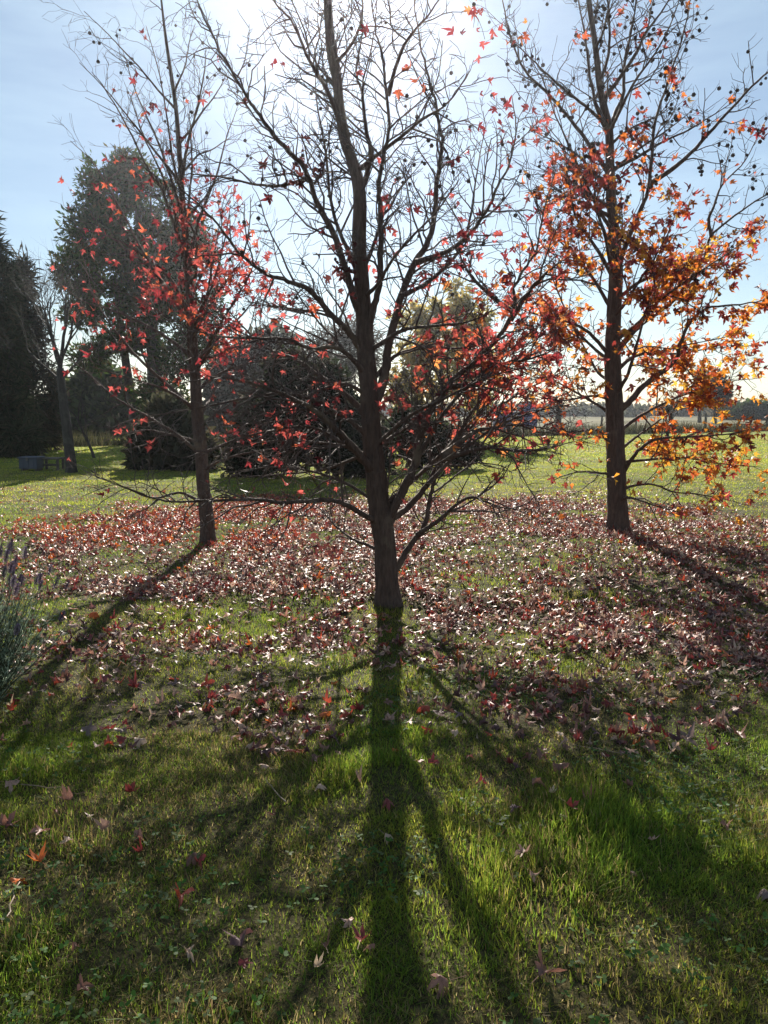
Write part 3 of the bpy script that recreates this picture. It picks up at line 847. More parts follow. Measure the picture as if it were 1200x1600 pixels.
def fallen():
    r = np.random.default_rng(9)
    n = 112000
    y = 3.0 + r.random(n) * 11.5; x = (r.random(n) * 2 - 1) * 7.2 + .6
    keep = r.random(n) < litter(x, y) * np.clip(1.35 - (y - 3.5) * .012, .5, 1)
    x, y = x[keep], y[keep]
    # a thin scatter over the rest of the lawn
    m = 1500
    x2 = (r.random(m) * 2 - 1) * 8; y2 = 1.6 + r.random(m) ** .8 * 13
    k2 = (np.abs(x2) < .75 * y2 + .6) & (r.random(m) < np.clip(.22 + (y2 - 2) * .14, .2, 1))
    x3 = (r.random(75) * 2 - 1) * 2.0; y3 = 1.75 + 2.3 * r.random(75); k3 = np.abs(x3) < .55 * y3
    x, y = np.r_[x, x2[k2], x3[k3]], np.r_[y, y2[k2], y3[k3]]; n = len(x)
    z = hgt(x, y) + .012 + .035 * r.random(n)
    s = (.05 + .055 * r.random(n))
    cols = r.choice(10, n, p=[.22, .17, .19, .06, .07, .14, .10, .02, .01, .02])
    fresh = (y > 8.3) & (x < -1.0) & (r.random(n) < .7) | (y > 7) & (r.random(n) < .06)
    cols[fresh] = r.choice([3, 7, 2, 3], fresh.sum())
    which = r.integers(0, len(FALL), n)
    a = r.random(n) * 6.283; tilt = np.abs(r.normal(size=n)) * .34; b = r.random(n) * 6.283
    rot = np.empty((n, 3, 3)); flip = np.where(r.random(n) < .45, -1., 1.)
    zax = np.stack([np.sin(tilt) * np.cos(b), np.sin(tilt) * np.sin(b), np.cos(tilt)], -1) * flip[:, None]
    yax = np.stack([np.cos(a), np.sin(a), np.zeros(n)], -1)
    yax -= (yax * zax).sum(1)[:, None] * zax; yax /= np.linalg.norm(yax, axis=1)[:, None]
    rot[:, :, 0] = np.cross(yax, zax); rot[:, :, 1] = yax; rot[:, :, 2] = zax
    pos = np.stack([x, y, z], -1)
    rot_s = rot.copy(); rot_s[:, :, 0] *= (.3 + .7 * r.random(n))[:, None]; rot_s[:, :, 1] *= (.7 + .35 * r.random(n))[:, None]
    ctr = pos + rot[:, :, 1] * (s * .42)[:, None]
    pos = pos - rot[:, :, 1] * (s * .42)[:, None]
    rk = np.hypot((x - .03) * 1.3, y - 5.6); keepout = (np.hypot(x - .03, y - 5.95) > .18) & ((rk > .42) | (r.random(n) < .3))
    px, py, f = proj(ctr); infr = (px > 5) & (px < 1195) & (py > 5) & (py < 1595) & keepout
    order = np.argsort(-np.where(infr, s / f, 0))
    top = order[:272]; mask = np.ones(n, bool); mask[top] = False; mask &= keepout
    for i in top:
        w = int(r.integers(len(FALL_HI)))
        lab, grp = fall_label(int(cols[i]), ctr[i], px[i], py[i], litter(x[i:i + 1], y[i:i + 1])[0] < .08, s[i], tilt[i], rot[i][:, 1])
        o = place('fallen_leaf', leaf_mesh('fall', FALL_HI, w, PAL_FALL, int(cols[i]), M_fallen), pos[i], rot_s[i], s[i], None,
                  label=lab, cat='leaf', group=grp)
    B = Buf(); k = np.nonzero(mask)[0]
    cc = np.array(PAL_FALL)[cols[k]] * (.7 + .6 * r.random(len(k)))[:, None]
    batch_leaves(B, FALL, pos[k], rot_s[k], s[k], cc, which[k])
    B.obj('leaf_litter', M_fallen, None, True, 'stuff')
    print('fallen', n)


fallen()

# the leaves one would point at, each at its own place
NOTED = [
    (165, 1322, .085, 6, .5, 'pale pinkish brown folded leaf upright in the grass, between red leaf and tree shadow'),
    (65, 1332, .085, 1, .7, 'reddish brown curled leaf standing up in the grass near the left edge'),
    (107, 1340, .055, 4, .6, 'small pale pink leaf just right of the upright reddish brown leaf'),
    (62, 1374, .085, 7, .05, 'flat rust orange leaf in the grass below the upright reddish brown leaf'),
    (497, 1540, .05, 8, .5, 'small cream leaf in dark grass left of the trunk shadow'),
    (690, 1566, .09, 1, .4, 'broad brown folded leaf at the bottom beside the trunk shadow'),
    (848, 1550, .10, 0, .3, 'broad dark mauve leaf lying flat in the lower right foreground grass'),
    (872, 1217, .11, 0, .5, 'broad mauve leaf with curled edge lying above a small cream leaf'),
    (862, 1258, .05, 8, .3, 'small bright cream leaf below the broad mauve leaf'),
    (803, 1282, .075, 5, .8, 'crumpled dark purple leaf in bright grass right of the trunk shadow'),
    (735, 1200, .06, 3, .4, 'small bright red leaf in sunlit grass right of the trunk shadow'),
    (753, 1238, .06, 2, .1, 'flat dull red leaf just below the small bright red leaf'),
    (878, 1296, .04, 8, .9, 'thin pale leaf sliver on edge in the bright grass'),
    (1072, 1163, .12, 9, .35, 'long greyish curled leaf lying in shade at right'),
    (1127, 1132, .09, 6, .6, 'mauve brown crumpled leaf above and right of the long greyish leaf'),
    (137, 1148, .12, 9, .55, 'grey brown tent shaped leaf in the grass right of the lavender'),
    (500, 1250, .07, 4, .5, 'pale pink curled leaf in sunny grass left of the trunk shadow'),
    (675, 1216, .085, 2, .2, 'dark red leaf lying flat in the narrow limb shadow'),
    (18, 1240, .10, 6, .5, 'pinkish folded leaf at the left edge below the lavender'),
    (108, 1274, .09, 1, .6, 'brown leaf propped on grass between lavender and pale folded leaf'),
    (375, 1500, .10, 5, .15, 'long dark brown leaf lying in the dark lower left grass'),
    (605, 1272, .08, 2, .2, 'dark red leaf lying inside the trunk shadow'),
    (150, 966, .17, 7, .5, 'large bright orange red leaf among the litter near the lavender flowers'),
    (1195, 1405, .09, 9, .5, 'grey leaf at the right edge of the foreground'),
    (322, 1076, .13, 3, .4, 'bright red leaf at the front edge of the litter at left'),
    (590, 958, .11, 3, .4, 'bright red leaf touching the foot of the middle trunk'),
    (380, 1140, .085, 4, .6, 'pale curled pair tipped leaf where litter thins into grass at left'),
    (545, 1466, .06, 6, .5, 'small tan leaf beside the left edge of the trunk shadow'),
]
nr = np.random.default_rng(14)
for px, py, s, ci, tl, lab in NOTED:
    gx, gy = on_ground(px, py + 6)
    b = nr.uniform(-2.6, -.5); t = tl * .75
    zax = np.array([math.sin(t) * math.cos(b), math.sin(t) * math.sin(b), math.cos(t)]) * nr.choice([-1, 1])
    a = nr.random() * 6.28; Rm = rot_from(np.array([math.cos(a), math.sin(a), nr.normal() * .2]), zax)
    p = np.array([gx, gy, hz(gx, gy) + .028 + .25 * s * tl]) - Rm[:, 1] * s * .42
    place('fallen_leaf', leaf_mesh('crumpled', CRUMPLED, int(nr.integers(len(CRUMPLED))), PAL_FALL, ci, M_fallen), p, Rm, s, None, label=lab, cat='leaf', group='single leaves one can point at')

# dry sticks
def stick(p0, p1, r, lab):
    a, b = on_ground(*p0), on_ground(*p1)
    A = np.array([a[0], a[1], hz(*a) + .02]); Bp = np.array([b[0], b[1], hz(*b) + .035])
    n = 6; P = A + (Bp - A) * np.linspace(0, 1, n)[:, None] + np.random.default_rng(int(p0[0])).normal(size=(n, 3)) * r * .9
    bf = Buf(); tube(bf, P, np.linspace(r, r * .5, n), 5, (.30, .22, .14)); bf.obj('dry_stick', M_fallen, None, True, None, lab, 'stick')


stick((446, 1280), (414, 1242), .0032, 'straight dry straw coloured stalk lying on grass left of the trunk shadow')
stick((1005, 1198), (880, 1185), .002, 'thin dry twig lying across the shaded grass at right')
stick((35, 1235 + 10), (105, 1200 + 55), .0025, 'pale dry stalk lying by the left edge below the lavender')
stick((12, 1470), (30, 1420), .004, 'dark short stick leaning in the grass at the lower left edge')

# ------------------------------------------------------------------ lavender
def lavender():
    r = np.random.default_rng(61)
    bx, by = -2.04, 3.45
    root = thing('lavender_bush', (bx, by, hz(bx, by)), 'grey green lavender bush with purple flower spikes at the left edge', 'bush')
    st, lf = Buf(), Buf(); tips = []
    for q in range(800):
        a = r.random() * 6.283; e = math.radians(34 + 54 * r.random() ** .7)
        d = np.array([math.cos(a) * math.cos(e), math.sin(a) * math.cos(e), math.sin(e)])
        L = .44 + .26 * r.random(); p = np.array([bx, by, hz(bx, by)]) + np.array([math.cos(a), math.sin(a), 0]) * r.random() * .16
        P = [p]
        for s in range(5):
            d = d + r.normal(size=3) * .08 + np.array([0, 0, .07]); d /= np.linalg.norm(d); P.append(P[-1] + d * L / 5)
        P = np.array(P); tube(st, P, np.linspace(.0028, .0012, 6), 3, (.085, .10, .055))
        for w in range(26):
            g = .12 + .88 * r.random(); k = min(4, int(g * 5)); o = P[k] + (P[k + 1] - P[k]) * r.random()
            ld = side_dir(P[k + 1] - P[k], r, math.radians(r.uniform(20, 60))); l = .022 + .022 * r.random()
            sd = np.cross(ld, r.normal(size=3)); sd = sd / np.linalg.norm(sd) * .0018
            c = np.array([.29, .36, .25]) * (.7 + .55 * r.random())
            lf.add(np.array([o - sd * .6, o + sd * .6, o + ld * l * .6 + sd, o + ld * l, o + ld * l * .6 - sd]), [[0, 1, 2], [0, 2, 4], [4, 2, 3]], None, c)
        tips.append((P[-1], d))
    st.obj('stems', M_lav, root, True, 'stuff'); lf.obj('leaves', M_lav, root, False, 'stuff')
    # flowers on long stalks
    order = r.permutation(len(tips))[:95]; fl = Buf(); sb = Buf()
    for q in range(14):
        z = q / 14; k = 5
        for w in range(k):
            a = w * 6.283 / k + q * .6; o = np.array([math.cos(a) * .16 * math.sin(math.pi * (.15 + .8 * z)), math.sin(a) * .16 * math.sin(math.pi * (.15 + .8 * z)), z])
            u = np.array([math.cos(a), math.sin(a), .8]); v = np.array([-math.sin(a), math.cos(a), 0])
            fl.add(np.array([o - v * .07, o + v * .07, o + u * .13]), [[0, 1, 2]], None, (.17, .12, .19) if (q + w) % 3 else (.11, .075, .10))
    fl.add(np.array([[0, 0, 0], [.09, 0, .5], [-.05, .08, .5], [-.05, -.08, .5], [0, 0, 1.05]]), [[0, 1, 2], [0, 2, 3], [0, 3, 1], [1, 4, 2], [2, 4, 3], [3, 4, 1]], None, (.11, .085, .11))
    fm = fl.mesh('flower_spike', M_lav, False)
    for i in order:
        p, d = tips[i]; d = d + np.array([0, 0, .5]); d /= np.linalg.norm(d); L = .08 + .14 * r.random()
        e = p + d * L; tube(sb, np.array([p, (p + e) / 2 + r.normal(size=3) * .006, e]), [.0013, .0012, .001], 3, (.10, .11, .06))
        Rm = rot_from(np.cross(d, r.normal(size=3)), d); place('flower_spike', fm, e, Rm, .046 + .018 * r.random(), root)
    sb.obj('flower_stalks', M_lav, root, True, 'stuff')


lavender()


# ------------------------------------------------------------------ trees and shrubs behind
def crown(blobs, n, size, asp, cols, seed, droop=0., shell=.55, hole=.35, hs=1.):
    """leaf-sized faces spread through overlapping lumps; noise opens gaps"""
    r = np.random.default_rng(seed); B = Buf()
    vol = np.array([b[1][0] * b[1][1] * b[1][2] for b in blobs]) ** .75; cnt = (n * vol / vol.sum()).astype(int)
    for (c, rad), k in zip(blobs, cnt):
        u = r.normal(size=(k, 3)); u /= np.linalg.norm(u, axis=1)[:, None]
        t = (shell + (1 - shell) * r.random(k)) * (r.random(k) ** .18)
        p = np.array(c) + u * t[:, None] * np.array(rad)
        g = vnoise(p[:, 0] * 1.0 + p[:, 1] * .7, p[:, 2] * 1.1 + p[:, 1] * .4, hs, seed + 3) * .6 + vnoise(p[:, 0] + p[:, 1] * .3, p[:, 2] - p[:, 1] * .6, hs * .4, seed + 4) * .4
        p = p[g > hole]; k = len(p)
        d = u[g > hole] * .6 + r.normal(size=(k, 3)) * .7; d[:, 2] -= droop; d /= np.linalg.norm(d, axis=1)[:, None]
        e = np.cross(d, r.normal(size=(k, 3))); e /= np.linalg.norm(e, axis=1)[:, None] + 1e-9
        s = size * (.5 + r.random(k))[:, None]
        V = np.stack([p - e * s * asp * .4, p + d * s * .5 + e * s * asp, p + d * s, p + d * s * .45 - e * s * asp], 1).reshape(-1, 3)
        b = np.arange(k)[:, None] * 4
        cc = np.array(cols)[r.integers(0, len(cols), k)] * (.65 + .7 * r.random(k))[:, None]
        B.add(V, np.concatenate([b + np.array([[0, 1, 2]]), b + np.array([[0, 2, 3]])]), None, np.repeat(cc, 4, 0))
    return B


def pb(px, py, rx, ry, Y, rd=None, dY=0):
    k = (Y + dY) / FPX
    return (tuple(at(px, py, Y + dY)), (rx * k, (rd if rd else min(rx, ry) * k), ry * k))


def base_of(px, Y):
    xx = (px - 600) / FPX * Y / cp
    return (xx, Y, hz(xx, Y))


def bare(B, p, d, L, r, lvl, R, up=.25, spread=(18, 42)):
    P = [p]; dd = d
    for s in range(5):
        dd = dd + R.normal(size=3) * .1 + np.array([0, 0, up * .12]); dd = dd / np.linalg.norm(dd); P.append(P[-1] + dd * L / 5)
    P = np.array(P); rr = np.linspace(r, r * (.5 if lvl else .3), 6)
    tube(B, P, rr, 6 if r > .02 else 3)
    if lvl == 0: return
    for q in range(R.integers(4, 7)):
        k = R.integers(2, 6) if q else 5
        bare(B, P[k], side_dir(P[k] - P[k - 1], R, math.radians(R.uniform(*spread))), L * R.uniform(.5, .82), rr[k] * R.uniform(.5, .8), lvl - 1, R, up, spread)


DARKG = [(.028, .056, .014), (.044, .070, .018), (.018, .038, .012), (.068, .060, .022)]
MIDG = [(.05, .075, .03), (.07, .09, .035), (.04, .055, .028)]
GREY = [(.055, .062, .045), (.04, .048, .035), (.075, .07, .05)]
BROWN = [(.07, .055, .035), (.05, .05, .032), (.09, .065, .04)]
GOLD = [(.30, .24, .07), (.22, .20, .07), (.34, .24, .07), (.15, .13, .05)]


def bg_tree(name, label, cat, px, Y, stems, blobs, n, size, asp, cols, seed, mat=None, droop=0., shell=.45, hole=.33, hs=1.2, group=None):
    root = thing(name, base_of(px, Y), label, cat, group); R = np.random.default_rng(seed)
    for w, pts in stems:
        P = smooth_path([np.array(at(a, b, Y + c)) for a, b, c in pts], 4); P[0][2] = min(P[0][2], root.location.z - .1)
        r = w * .5 * Y / FPX * np.linspace(1.1, .35, len(P)); b = Buf(); tube(b, P, r, 9, None, .15, R); b.obj('trunk', M_bark_far, root, True)
    # boughs reaching into the lumps
    if stems:
        bb = Buf()
        for c, rad in blobs:
            w, pts = stems[R.integers(len(stems))]; P = smooth_path([np.array(at(a, b, Y + cc)) for a, b, cc in pts], 4)
            k = int(len(P) * R.uniform(.5, .95)); e = np.array(c)
            tube(bb, np.array([P[min(k, len(P) - 1)], (P[min(k, len(P) - 1)] + e) / 2 + R.normal(size=3) * .12 * np.linalg.norm(rad), e]), np.array([.3, .22, .1]) * w * .5 * Y / FPX, 5)
        bb.obj('boughs', M_bark_far, root, True, 'stuff')
    crown(blobs, n, size, asp, cols, seed + 1, droop, shell, hole, hs).obj('crown', mat or M_foliage, root, False)
    return root


# big two-stemmed evergreen
Yp = 34
bg_tree('evergreen_tree', 'big dark evergreen tree with two trunks rising behind the slim red leaved tree', 'tree', 240, Yp,
        [(26, [(243, 735, 0), (244, 640, 0), (238, 540, 0), (225, 430, .3), (215, 320, .3)]), (18, [(222, 730, .5), (205, 620, .4), (190, 520, .2), (178, 430, 0)])],
        [pb(175, 290, 55, 55, Yp), pb(235, 310, 55, 60, Yp), pb(155, 370, 60, 60, Yp, dY=-1), pb(215, 380, 75, 60, Yp), pb(285, 390, 60, 70, Yp, dY=.5), pb(120, 425, 42, 45, Yp), pb(190, 255, 40, 24, Yp), pb(300, 460, 55, 60, Yp), pb(165, 465, 60, 35, Yp),
         pb(240, 470, 60, 45, Yp), pb(130, 490, 45, 28, Yp), pb(175, 540, 38, 24, Yp), pb(275, 560, 45, 40, Yp), pb(330, 410, 30, 45, Yp), pb(205, 520, 55, 35, Yp), pb(310, 530, 40, 45, Yp), pb(140, 560, 35, 30, Yp), pb(250, 620, 50, 40, Yp), pb(250, 400, 80, 80, Yp, dY=.6)],
        62000, .24, .17, DARKG, 71, hole=.36, hs=1.2)
# dark feathery conifers at the far left
bg_tree('conifer_tree', 'tall dark feathery conifer cut by the left edge', 'tree', -10, 25, [(20, [(-8, 742, 0), (-10, 600, 0), (-12, 400, 0)])],
        [pb(-12, 380, 22, 55, 25), pb(-5, 450, 38, 70, 25), pb(-15, 540, 60, 80, 25), pb(0, 640, 60, 75, 25), pb(30, 690, 40, 45, 25, dY=-.5), pb(-70, 600, 70, 120, 25)], 30000, .32, .07, [(.045, .055, .028), (.03, .04, .02), (.065, .058, .034)], 81, droop=.35, hole=.3, hs=.8)
bg_tree('conifer_tree', 'dull brownish conifer between the edge conifer and the bare tree', 'tree', 42, 28, [(12, [(42, 735, 0), (40, 560, 0), (36, 450, 0)])],
        [pb(30, 440, 26, 50, 28), pb(38, 520, 38, 60, 28), pb(50, 610, 52, 65, 28), pb(40, 680, 62, 50, 28)], 20000, .3, .08, [(.06, .05, .03), (.07, .055, .04), (.035, .04, .028)], 86, droop=.2, hole=.33, hs=.8)
# leafless tree
rb = thing('bare_tree', base_of(110, 18.2), 'dark leafless tree with upswept twigs beside the bluish grey box', 'tree'); R = np.random.default_rng(91)
B = Buf(); P = smooth_path([np.array(at(a, b, 18.2)) for a, b in ((112, 745), (110, 715), (103, 660), (97, 610), (94, 575))], 5); P[0][2] = -.1
tube(B, P, np.interp(np.linspace(0, 1, len(P)), [0, .15, 1], [.17, .13, .085]), 10, None, .12, R); B.obj('trunk', M_bark_far, rb, True)
for (ex, ey), l, r0 in (((55, 470), 1.25, .04), ((80, 430), 1.3, .05), ((98, 440), 1.25, .05), ((118, 470), 1.1, .04), ((140, 520), .9, .03), ((35, 540), 1.0, .03)):
    B = Buf(); e = np.array(at(ex, ey, 18.2 + R.normal() * .5)); bare(B, P[-1] if ey < 500 else P[-4], (e - P[-1]) / np.linalg.norm(e - P[-1]), l, r0, 3, R, .5); B.obj('limb', M_bark_far, rb, True)
rb2 = thing('bare_sapling', base_of(152, 24), 'thin bare sapling standing in sunlit grass right of the dark leafless tree', 'tree'); R = np.random.default_rng(92)
B = Buf(); bare(B, np.array(base_of(152, 24)) - np.array([0, 0, .05]), np.array([.02, 0, 1]), 1.4, .05, 3, R, .5); B.obj('trunk', M_bark_far, rb2, True)

# shrubs and trees in the middle distance
bush = lambda nm, lab, cat, px, Y, bl, n, sz, asp, cols, sd, **k: bg_tree(nm, lab, cat, px, Y, [], bl, n, sz, asp, cols, sd, **k)
bg_tree('leafy_tree', 'rounded dull green tree behind the dark leafless tree at left', 'tree', 150, 44, [(8, [(150, 712, 0), (150, 650, 0)])],
        [pb(135, 640, 45, 55, 44), pb(180, 650, 45, 55, 44), pb(155, 600, 40, 35, 44), pb(110, 670, 30, 45, 44), pb(215, 675, 35, 35, 44)], 9000, .5, .3, MIDG, 101, hole=.25, hs=1.5)
bush('hedge', 'low dark hedge along the far lawn edge at left', 'hedge', 160, 42, [pb(120, 702, 60, 11, 42, 1), pb(190, 700, 60, 13, 42, 1), pb(60, 700, 60, 14, 42, 1), pb(250, 698, 50, 14, 42, 1)], 5000, .35, .3, DARKG, 104, hole=.15)
bush('round_shrub', 'dark brownish green shrub behind the slim left tree trunk', 'shrub', 262, 19.5, [pb(240, 700, 38, 46, 19.5), pb(280, 690, 45, 55, 19.5), pb(262, 650, 32, 32, 19.5), pb(225, 725, 25, 24, 19.5), pb(310, 715, 35, 35, 19.5)], 9000, .24, .22, [(.045, .045, .025), (.06, .052, .03), (.03, .034, .02)], 107, hole=.25, hs=.6)
bg_tree('grey_green_tree', 'hazy grey green tree between the slim left tree and the dark bush', 'tree', 372, 48, [(10, [(372, 700, 0), (372, 620, 0)])], [pb(360, 600, 42, 60, 48), pb(400, 570, 40, 50, 48), pb(345, 660, 36, 45, 48), pb(430, 560, 45, 50, 48)], 7000, .6, .22, GREY, 110, hole=.34, hs=1.8)
bush('dark_bush', 'large nearly black rounded bush behind the middle tree', 'bush', 470, 17.5, [pb(420, 680, 62, 75, 17.5), pb(480, 650, 70, 85, 17.5), pb(540, 680, 60, 75, 17.5), pb(450, 590, 42, 45, 17.5, dY=.3), pb(505, 610, 48, 48, 17.5), pb(385, 710, 40, 45, 17.5), pb(575, 705, 45, 50, 17.5)], 26000, .2, .2, [(.02, .026, .015), (.028, .036, .018), (.035, .03, .02)], 113, hole=.2, hs=.6, shell=.3)
bush('dark_bush', 'smaller dark bush right of the middle trunk at the lawn edge', 'bush', 680, 20, [pb(660, 690, 45, 40, 20), pb(700, 695, 40, 34, 20), pb(640, 665, 34, 38, 20), pb(728, 708, 24, 20, 20)], 11000, .2, .22, [(.025, .032, .016), (.035, .042, .02), (.04, .036, .022)], 116, hole=.22, hs=.6, shell=.3)
bg_tree('bare_grey_tree', 'greyish twiggy tree showing behind the middle trunk', 'tree', 530, 40, [(9, [(530, 705, 0), (530, 600, 0)])], [pb(520, 560, 48, 50, 40), pb(560, 545, 45, 50, 40), pb(480, 590, 40, 40, 40)], 6000, .75, .035, [(.08, .07, .06), (.06, .055, .045)], 119, hole=.3, hs=1.2)
bg_tree('willow_tree', 'yellowish autumn willow behind the red leaves right of the middle trunk', 'tree', 690, 36, [(12, [(690, 715, 0), (688, 620, 0), (690, 540, 0)])],
        [pb(668, 488, 32, 38, 36), pb(716, 470, 24, 40, 36), pb(692, 500, 30, 30, 36), pb(648, 520, 42, 50, 36), pb(735, 515, 45, 55, 36), pb(690, 580, 65, 50, 36), pb(745, 600, 34, 46, 36), pb(640, 600, 38, 45, 36)], 17000, .36, .16, GOLD, 122, mat=M_gold, droop=.5, hole=.47, hs=.7)

# young bare tree on the right lawn
rs = thing('bare_sapling', base_of(1038, 21.5), 'young leafless tree on the lawn between the right tree and the fence', 'tree'); R = np.random.default_rng(131)
B = Buf(); p0 = np.array(base_of(1038, 21.5)); tube(B, np.array([p0 - [0, 0, .1], p0 + [.01, 0, .4], p0 + [-.02, 0, .8]]), [.085, .06, .05], 8); B.obj('trunk', M_bark_far, rs, True)
for q in range(5):
    B = Buf(); a = q * 1.26; bare(B, p0 + np.array([-.02, 0, .75]), np.array([math.cos(a) * .35, math.sin(a) * .35, 1.]), .75, .028, 2, R, .4, (15, 35)); B.obj('limb', M_bark_far, rs, True)

# distance on the right
bg_tree('far_tree', 'small distant grey tree with thin rounded crown beyond the fence at right', 'tree', 1117, 85, [(6, [(1117, 662, 0), (1117, 640, 0), (1116, 610, 0)])],
        [pb(1117, 610, 22, 24, 85), pb(1105, 620, 14, 16, 85), pb(1130, 618, 13, 18, 85), pb(1116, 592, 14, 14, 85)], 2600, .55, .2, GREY, 141, hole=.34, hs=1.5)
bg_tree('far_tree', 'narrow distant brownish poplar just left of the distant grey tree', 'tree', 1093, 88, [(6, [(1093, 662, 0), (1093, 610, 0)])], [pb(1093, 615, 7, 28, 88), pb(1093, 590, 6, 18, 88)], 1500, .6, .1, BROWN, 144, hole=.25)
bg_tree('far_tree', 'dark dome shaped distant tree beyond the fence near the right edge', 'tree', 1172, 110, [(6, [(1172, 659, 0), (1172, 645, 0)])], [pb(1178, 640, 22, 14, 110), pb(1160, 646, 18, 10, 110), pb(1200, 646, 22, 13, 110)], 3500, .7, .3, DARKG, 147, hole=.15)
bg_tree('far_tree', 'low dark distant tree left of the dark dome shaped tree', 'tree', 1148, 112, [(4, [(1147, 659, 0), (1147, 648, 0)])], [pb(1146, 644, 10, 11, 112), pb(1138, 649, 10, 7, 112)], 1600, .7, .3, DARKG, 149, hole=.15)


def far_row():
    r = np.random.default_rng(151); bl = []
    for px in range(-200, 1500, 14):
        h = 9 + 7 * vnoise(np.array([px]), np.array([0]), 60, 3)[0] + 4 * r.random(); Yd = 150 + 40 * r.random()
        bl.append(pb(px, 652 - h * .45, 15, h, Yd, 4))
    crown(bl, 26000, 1.2, .3, [(.06, .065, .04), (.08, .07, .045), (.045, .05, .033)], 152, hole=.12, hs=3).obj('distant_woods', M_foliage, None, False, 'stuff')


far_row()

# purplish blue shed and post beyond the lawn
def box(b, x0, x1, y0, y1, z0, z1):
    V = [[x, y, z] for z in (z0, z1) for y in (y0, y1) for x in (x0, x1)]
    b.add(V, None, [[0, 2, 3, 1], [4, 5, 7, 6], [0, 1, 5, 4], [1, 3, 7, 5], [3, 2, 6, 7], [2, 0, 4, 6]])


def part(name, mat, parent, *boxes):
    b = Buf()
    for q in boxes: box(b, *q)
    o = b.obj(name, mat, parent, False)
    m = o.modifiers.new('bevel', 'BEVEL'); m.width = .012; m.segments = 2; m.limit_method = 'ANGLE'
    return o


bx, by, _ = base_of(806, 50); w = thing('small_shed', (bx, by, 0), 'small purplish blue shed beyond the lawn seen through leaves left of right tree', 'shed')
part('wall', M_shed, w, (bx - 1.35, bx + 1.25, by, by + 2, 0, 1.25))
part('roof', M_shedroof, w, (bx - 1.45, bx + .45, by - .1, by + 2.1, 1.252, 1.36))
part('tower', M_shed, w, (bx + .46, bx + 1.2, by + .1, by + 1.6, 1.252, 1.95))
part('tower_cap', M_shedroof, w, (bx + .4, bx + 1.27, by + .02, by + 1.7, 1.953, 2.03))
part('door', M_wood, w, (bx - .5, bx + .2, by - .035, by - .003, .02, 1.1))
bx, by, _ = base_of(868, 46); b = Buf(); tube(b, np.array([[bx, by, -.2], [bx, by, 1.0], [bx + .02, by, 2.1]]), [.2, .19, .17], 10, None, .08, np.random.default_rng(3))
b.obj('wooden_post', M_wood, None, True, None, 'thick dark wooden post standing left of the right tree at the lawn edge', 'post')

# bluish box and low bench under the bare tree
bx, by, bz = base_of(48, 18.6); w = thing('storage_box', (bx, by, bz), 'bluish grey box standing in shade left of the dark leafless tree', 'box')
part('body', M_bluebox, w, (bx - .22, bx + .22, by, by + .4, bz + .05, bz + .30)); part('lid', M_bluebox, w, (bx - .245, bx + .245, by - .025, by + .425, bz + .302, bz + .34))
for lx in (-.2, .14): part('foot', M_wood, w, (bx + lx, bx + lx + .06, by + .04, by + .36, bz - .04, bz + .048))
part('latch', M_wire, w, (bx - .03, bx + .03, by - .045, by - .027, bz + .25, bz + .33))
for q in range(3): part('rib', M_bluebox, w, (bx - .15 + q * .13, bx - .11 + q * .13, by - .016, by - .002, bz + .07, bz + .24))
bx, by, bz = base_of(80, 18.9); w = thing('low_bench', (bx, by, bz), 'low dark wooden bench between the bluish box and the leafless trunk', 'bench')
for q in range(4): part('slat', M_wood, w, (bx - .27, bx + .27, by + q * .11, by + q * .11 + .09, bz + .26, bz + .30))
for lx in (-.24, .18):
    for ly in (.01, .34): part('leg', M_wood, w, (bx + lx, bx + lx + .06, by + ly, by + ly + .06, bz - .05, bz + .258))
part('rail', M_wood, w, (bx - .18, bx + .18, by + .02, by + .05, bz + .1, bz + .16))

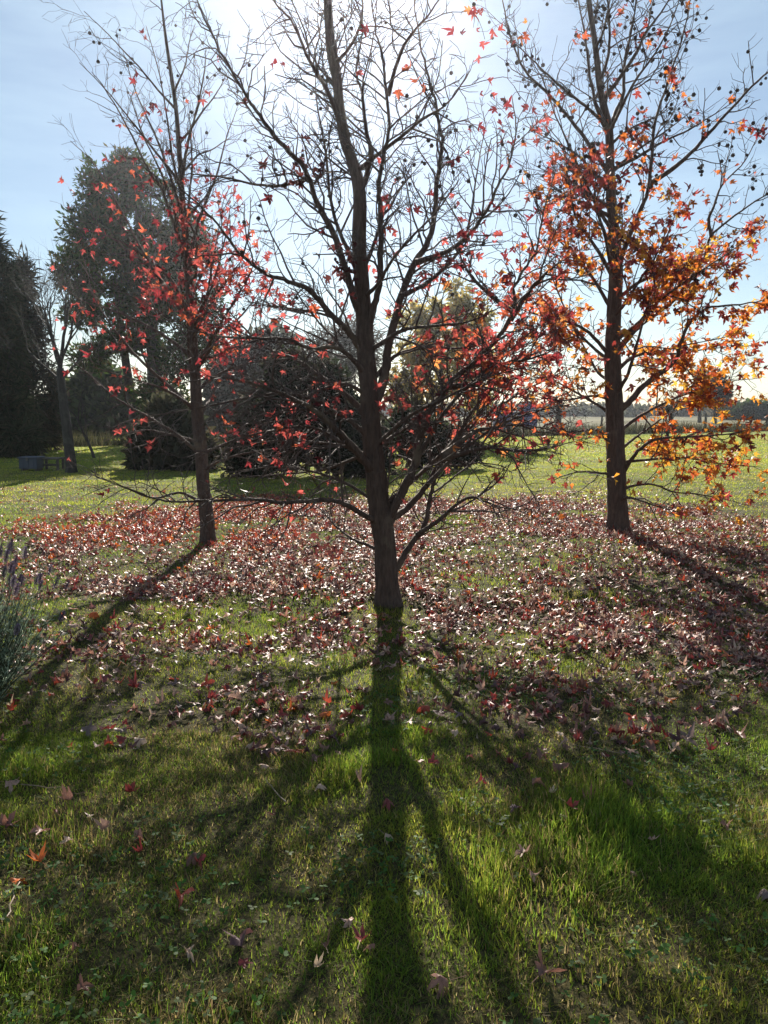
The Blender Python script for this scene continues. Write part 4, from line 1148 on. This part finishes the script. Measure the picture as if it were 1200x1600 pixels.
# wire fence across the far edge of the lawn, with rough grass along its foot
def fence():
    x0, x1 = -4., 60.
    fy = lambda x: 39.5 + .58 * x
    root = thing('wire_fence', (x0, fy(x0), 0), 'wire fence on wooden posts along the far edge of the lawn at right', 'fence')
    r = np.random.default_rng(171); x = x0; tops = []
    while x < x1:
        b = Buf(); l = r.normal() * .04; h = 1.15 + .12 * r.random(); rr = .06 + .03 * r.random()
        tube(b, np.array([[x, fy(x), -.2], [x + l * .5, fy(x), h * .5], [x + l, fy(x), h]]), [rr, rr, rr * .9], 7, None, .1, r); b.obj('post', M_wood, root, False)
        tops.append(x); x += 2.6 + .5 * r.random()
    for z in (.25, .5, .75, 1.0):
        b = Buf(); tube(b, np.array([[q, fy(q) - .08, z + r.normal() * .01] for q in tops]), np.full(len(tops), .008), 3); b.obj('wire', M_wire, root, False)
    n = 26000; t = r.random(n); x = x0 - 20 + t * (x1 - x0 + 30); y = fy(x) + r.normal(size=n) * .6
    h = .2 + .5 * r.random(n) * (.5 + vnoise(x, y, 2.5, 8)); a = r.random(n) * 6.28; w = .022; d = .3 * h
    V = np.stack([np.stack([x - np.cos(a) * w, y - np.sin(a) * w, 0 * x], -1), np.stack([x + np.cos(a) * w, y + np.sin(a) * w, 0 * x], -1), np.stack([x + np.sin(a) * d, y + np.cos(a) * d, h], -1)], 1).reshape(-1, 3)
    c = np.array([[.05, .05, .025], [.08, .07, .035], [.035, .04, .02]])[r.integers(0, 3, n)]
    B = Buf(); B.add(V, np.arange(3 * n).reshape(-1, 3), None, np.repeat(c, 3, 0)); B.obj('rough_grass', M_foliage, None, False, 'stuff')


fence()

# ------------------------------------------------------------------ air
HAZE = 0.0006
if HAZE:
    b = Buf(); box(b, -600, 600, -30, 420, -1.2, 14)
    m, nt, out = nodemat('haze'); pv = nt.nodes.new('ShaderNodeVolumePrincipled')
    pv.inputs['Color'].default_value = (.86, .9, 1, 1); pv.inputs['Density'].default_value = HAZE; pv.inputs['Anisotropy'].default_value = .86
    nt.links.new(pv.outputs[0], out.inputs['Volume'])
    b.obj('haze', m, None, False, 'stuff')
print('tris', sum(sum(len(p.vertices)-2 for p in o.data.polygons) if 0 else len(o.data.loops)-2*len(o.data.polygons) for o in COL.objects if o.type == 'MESH'))
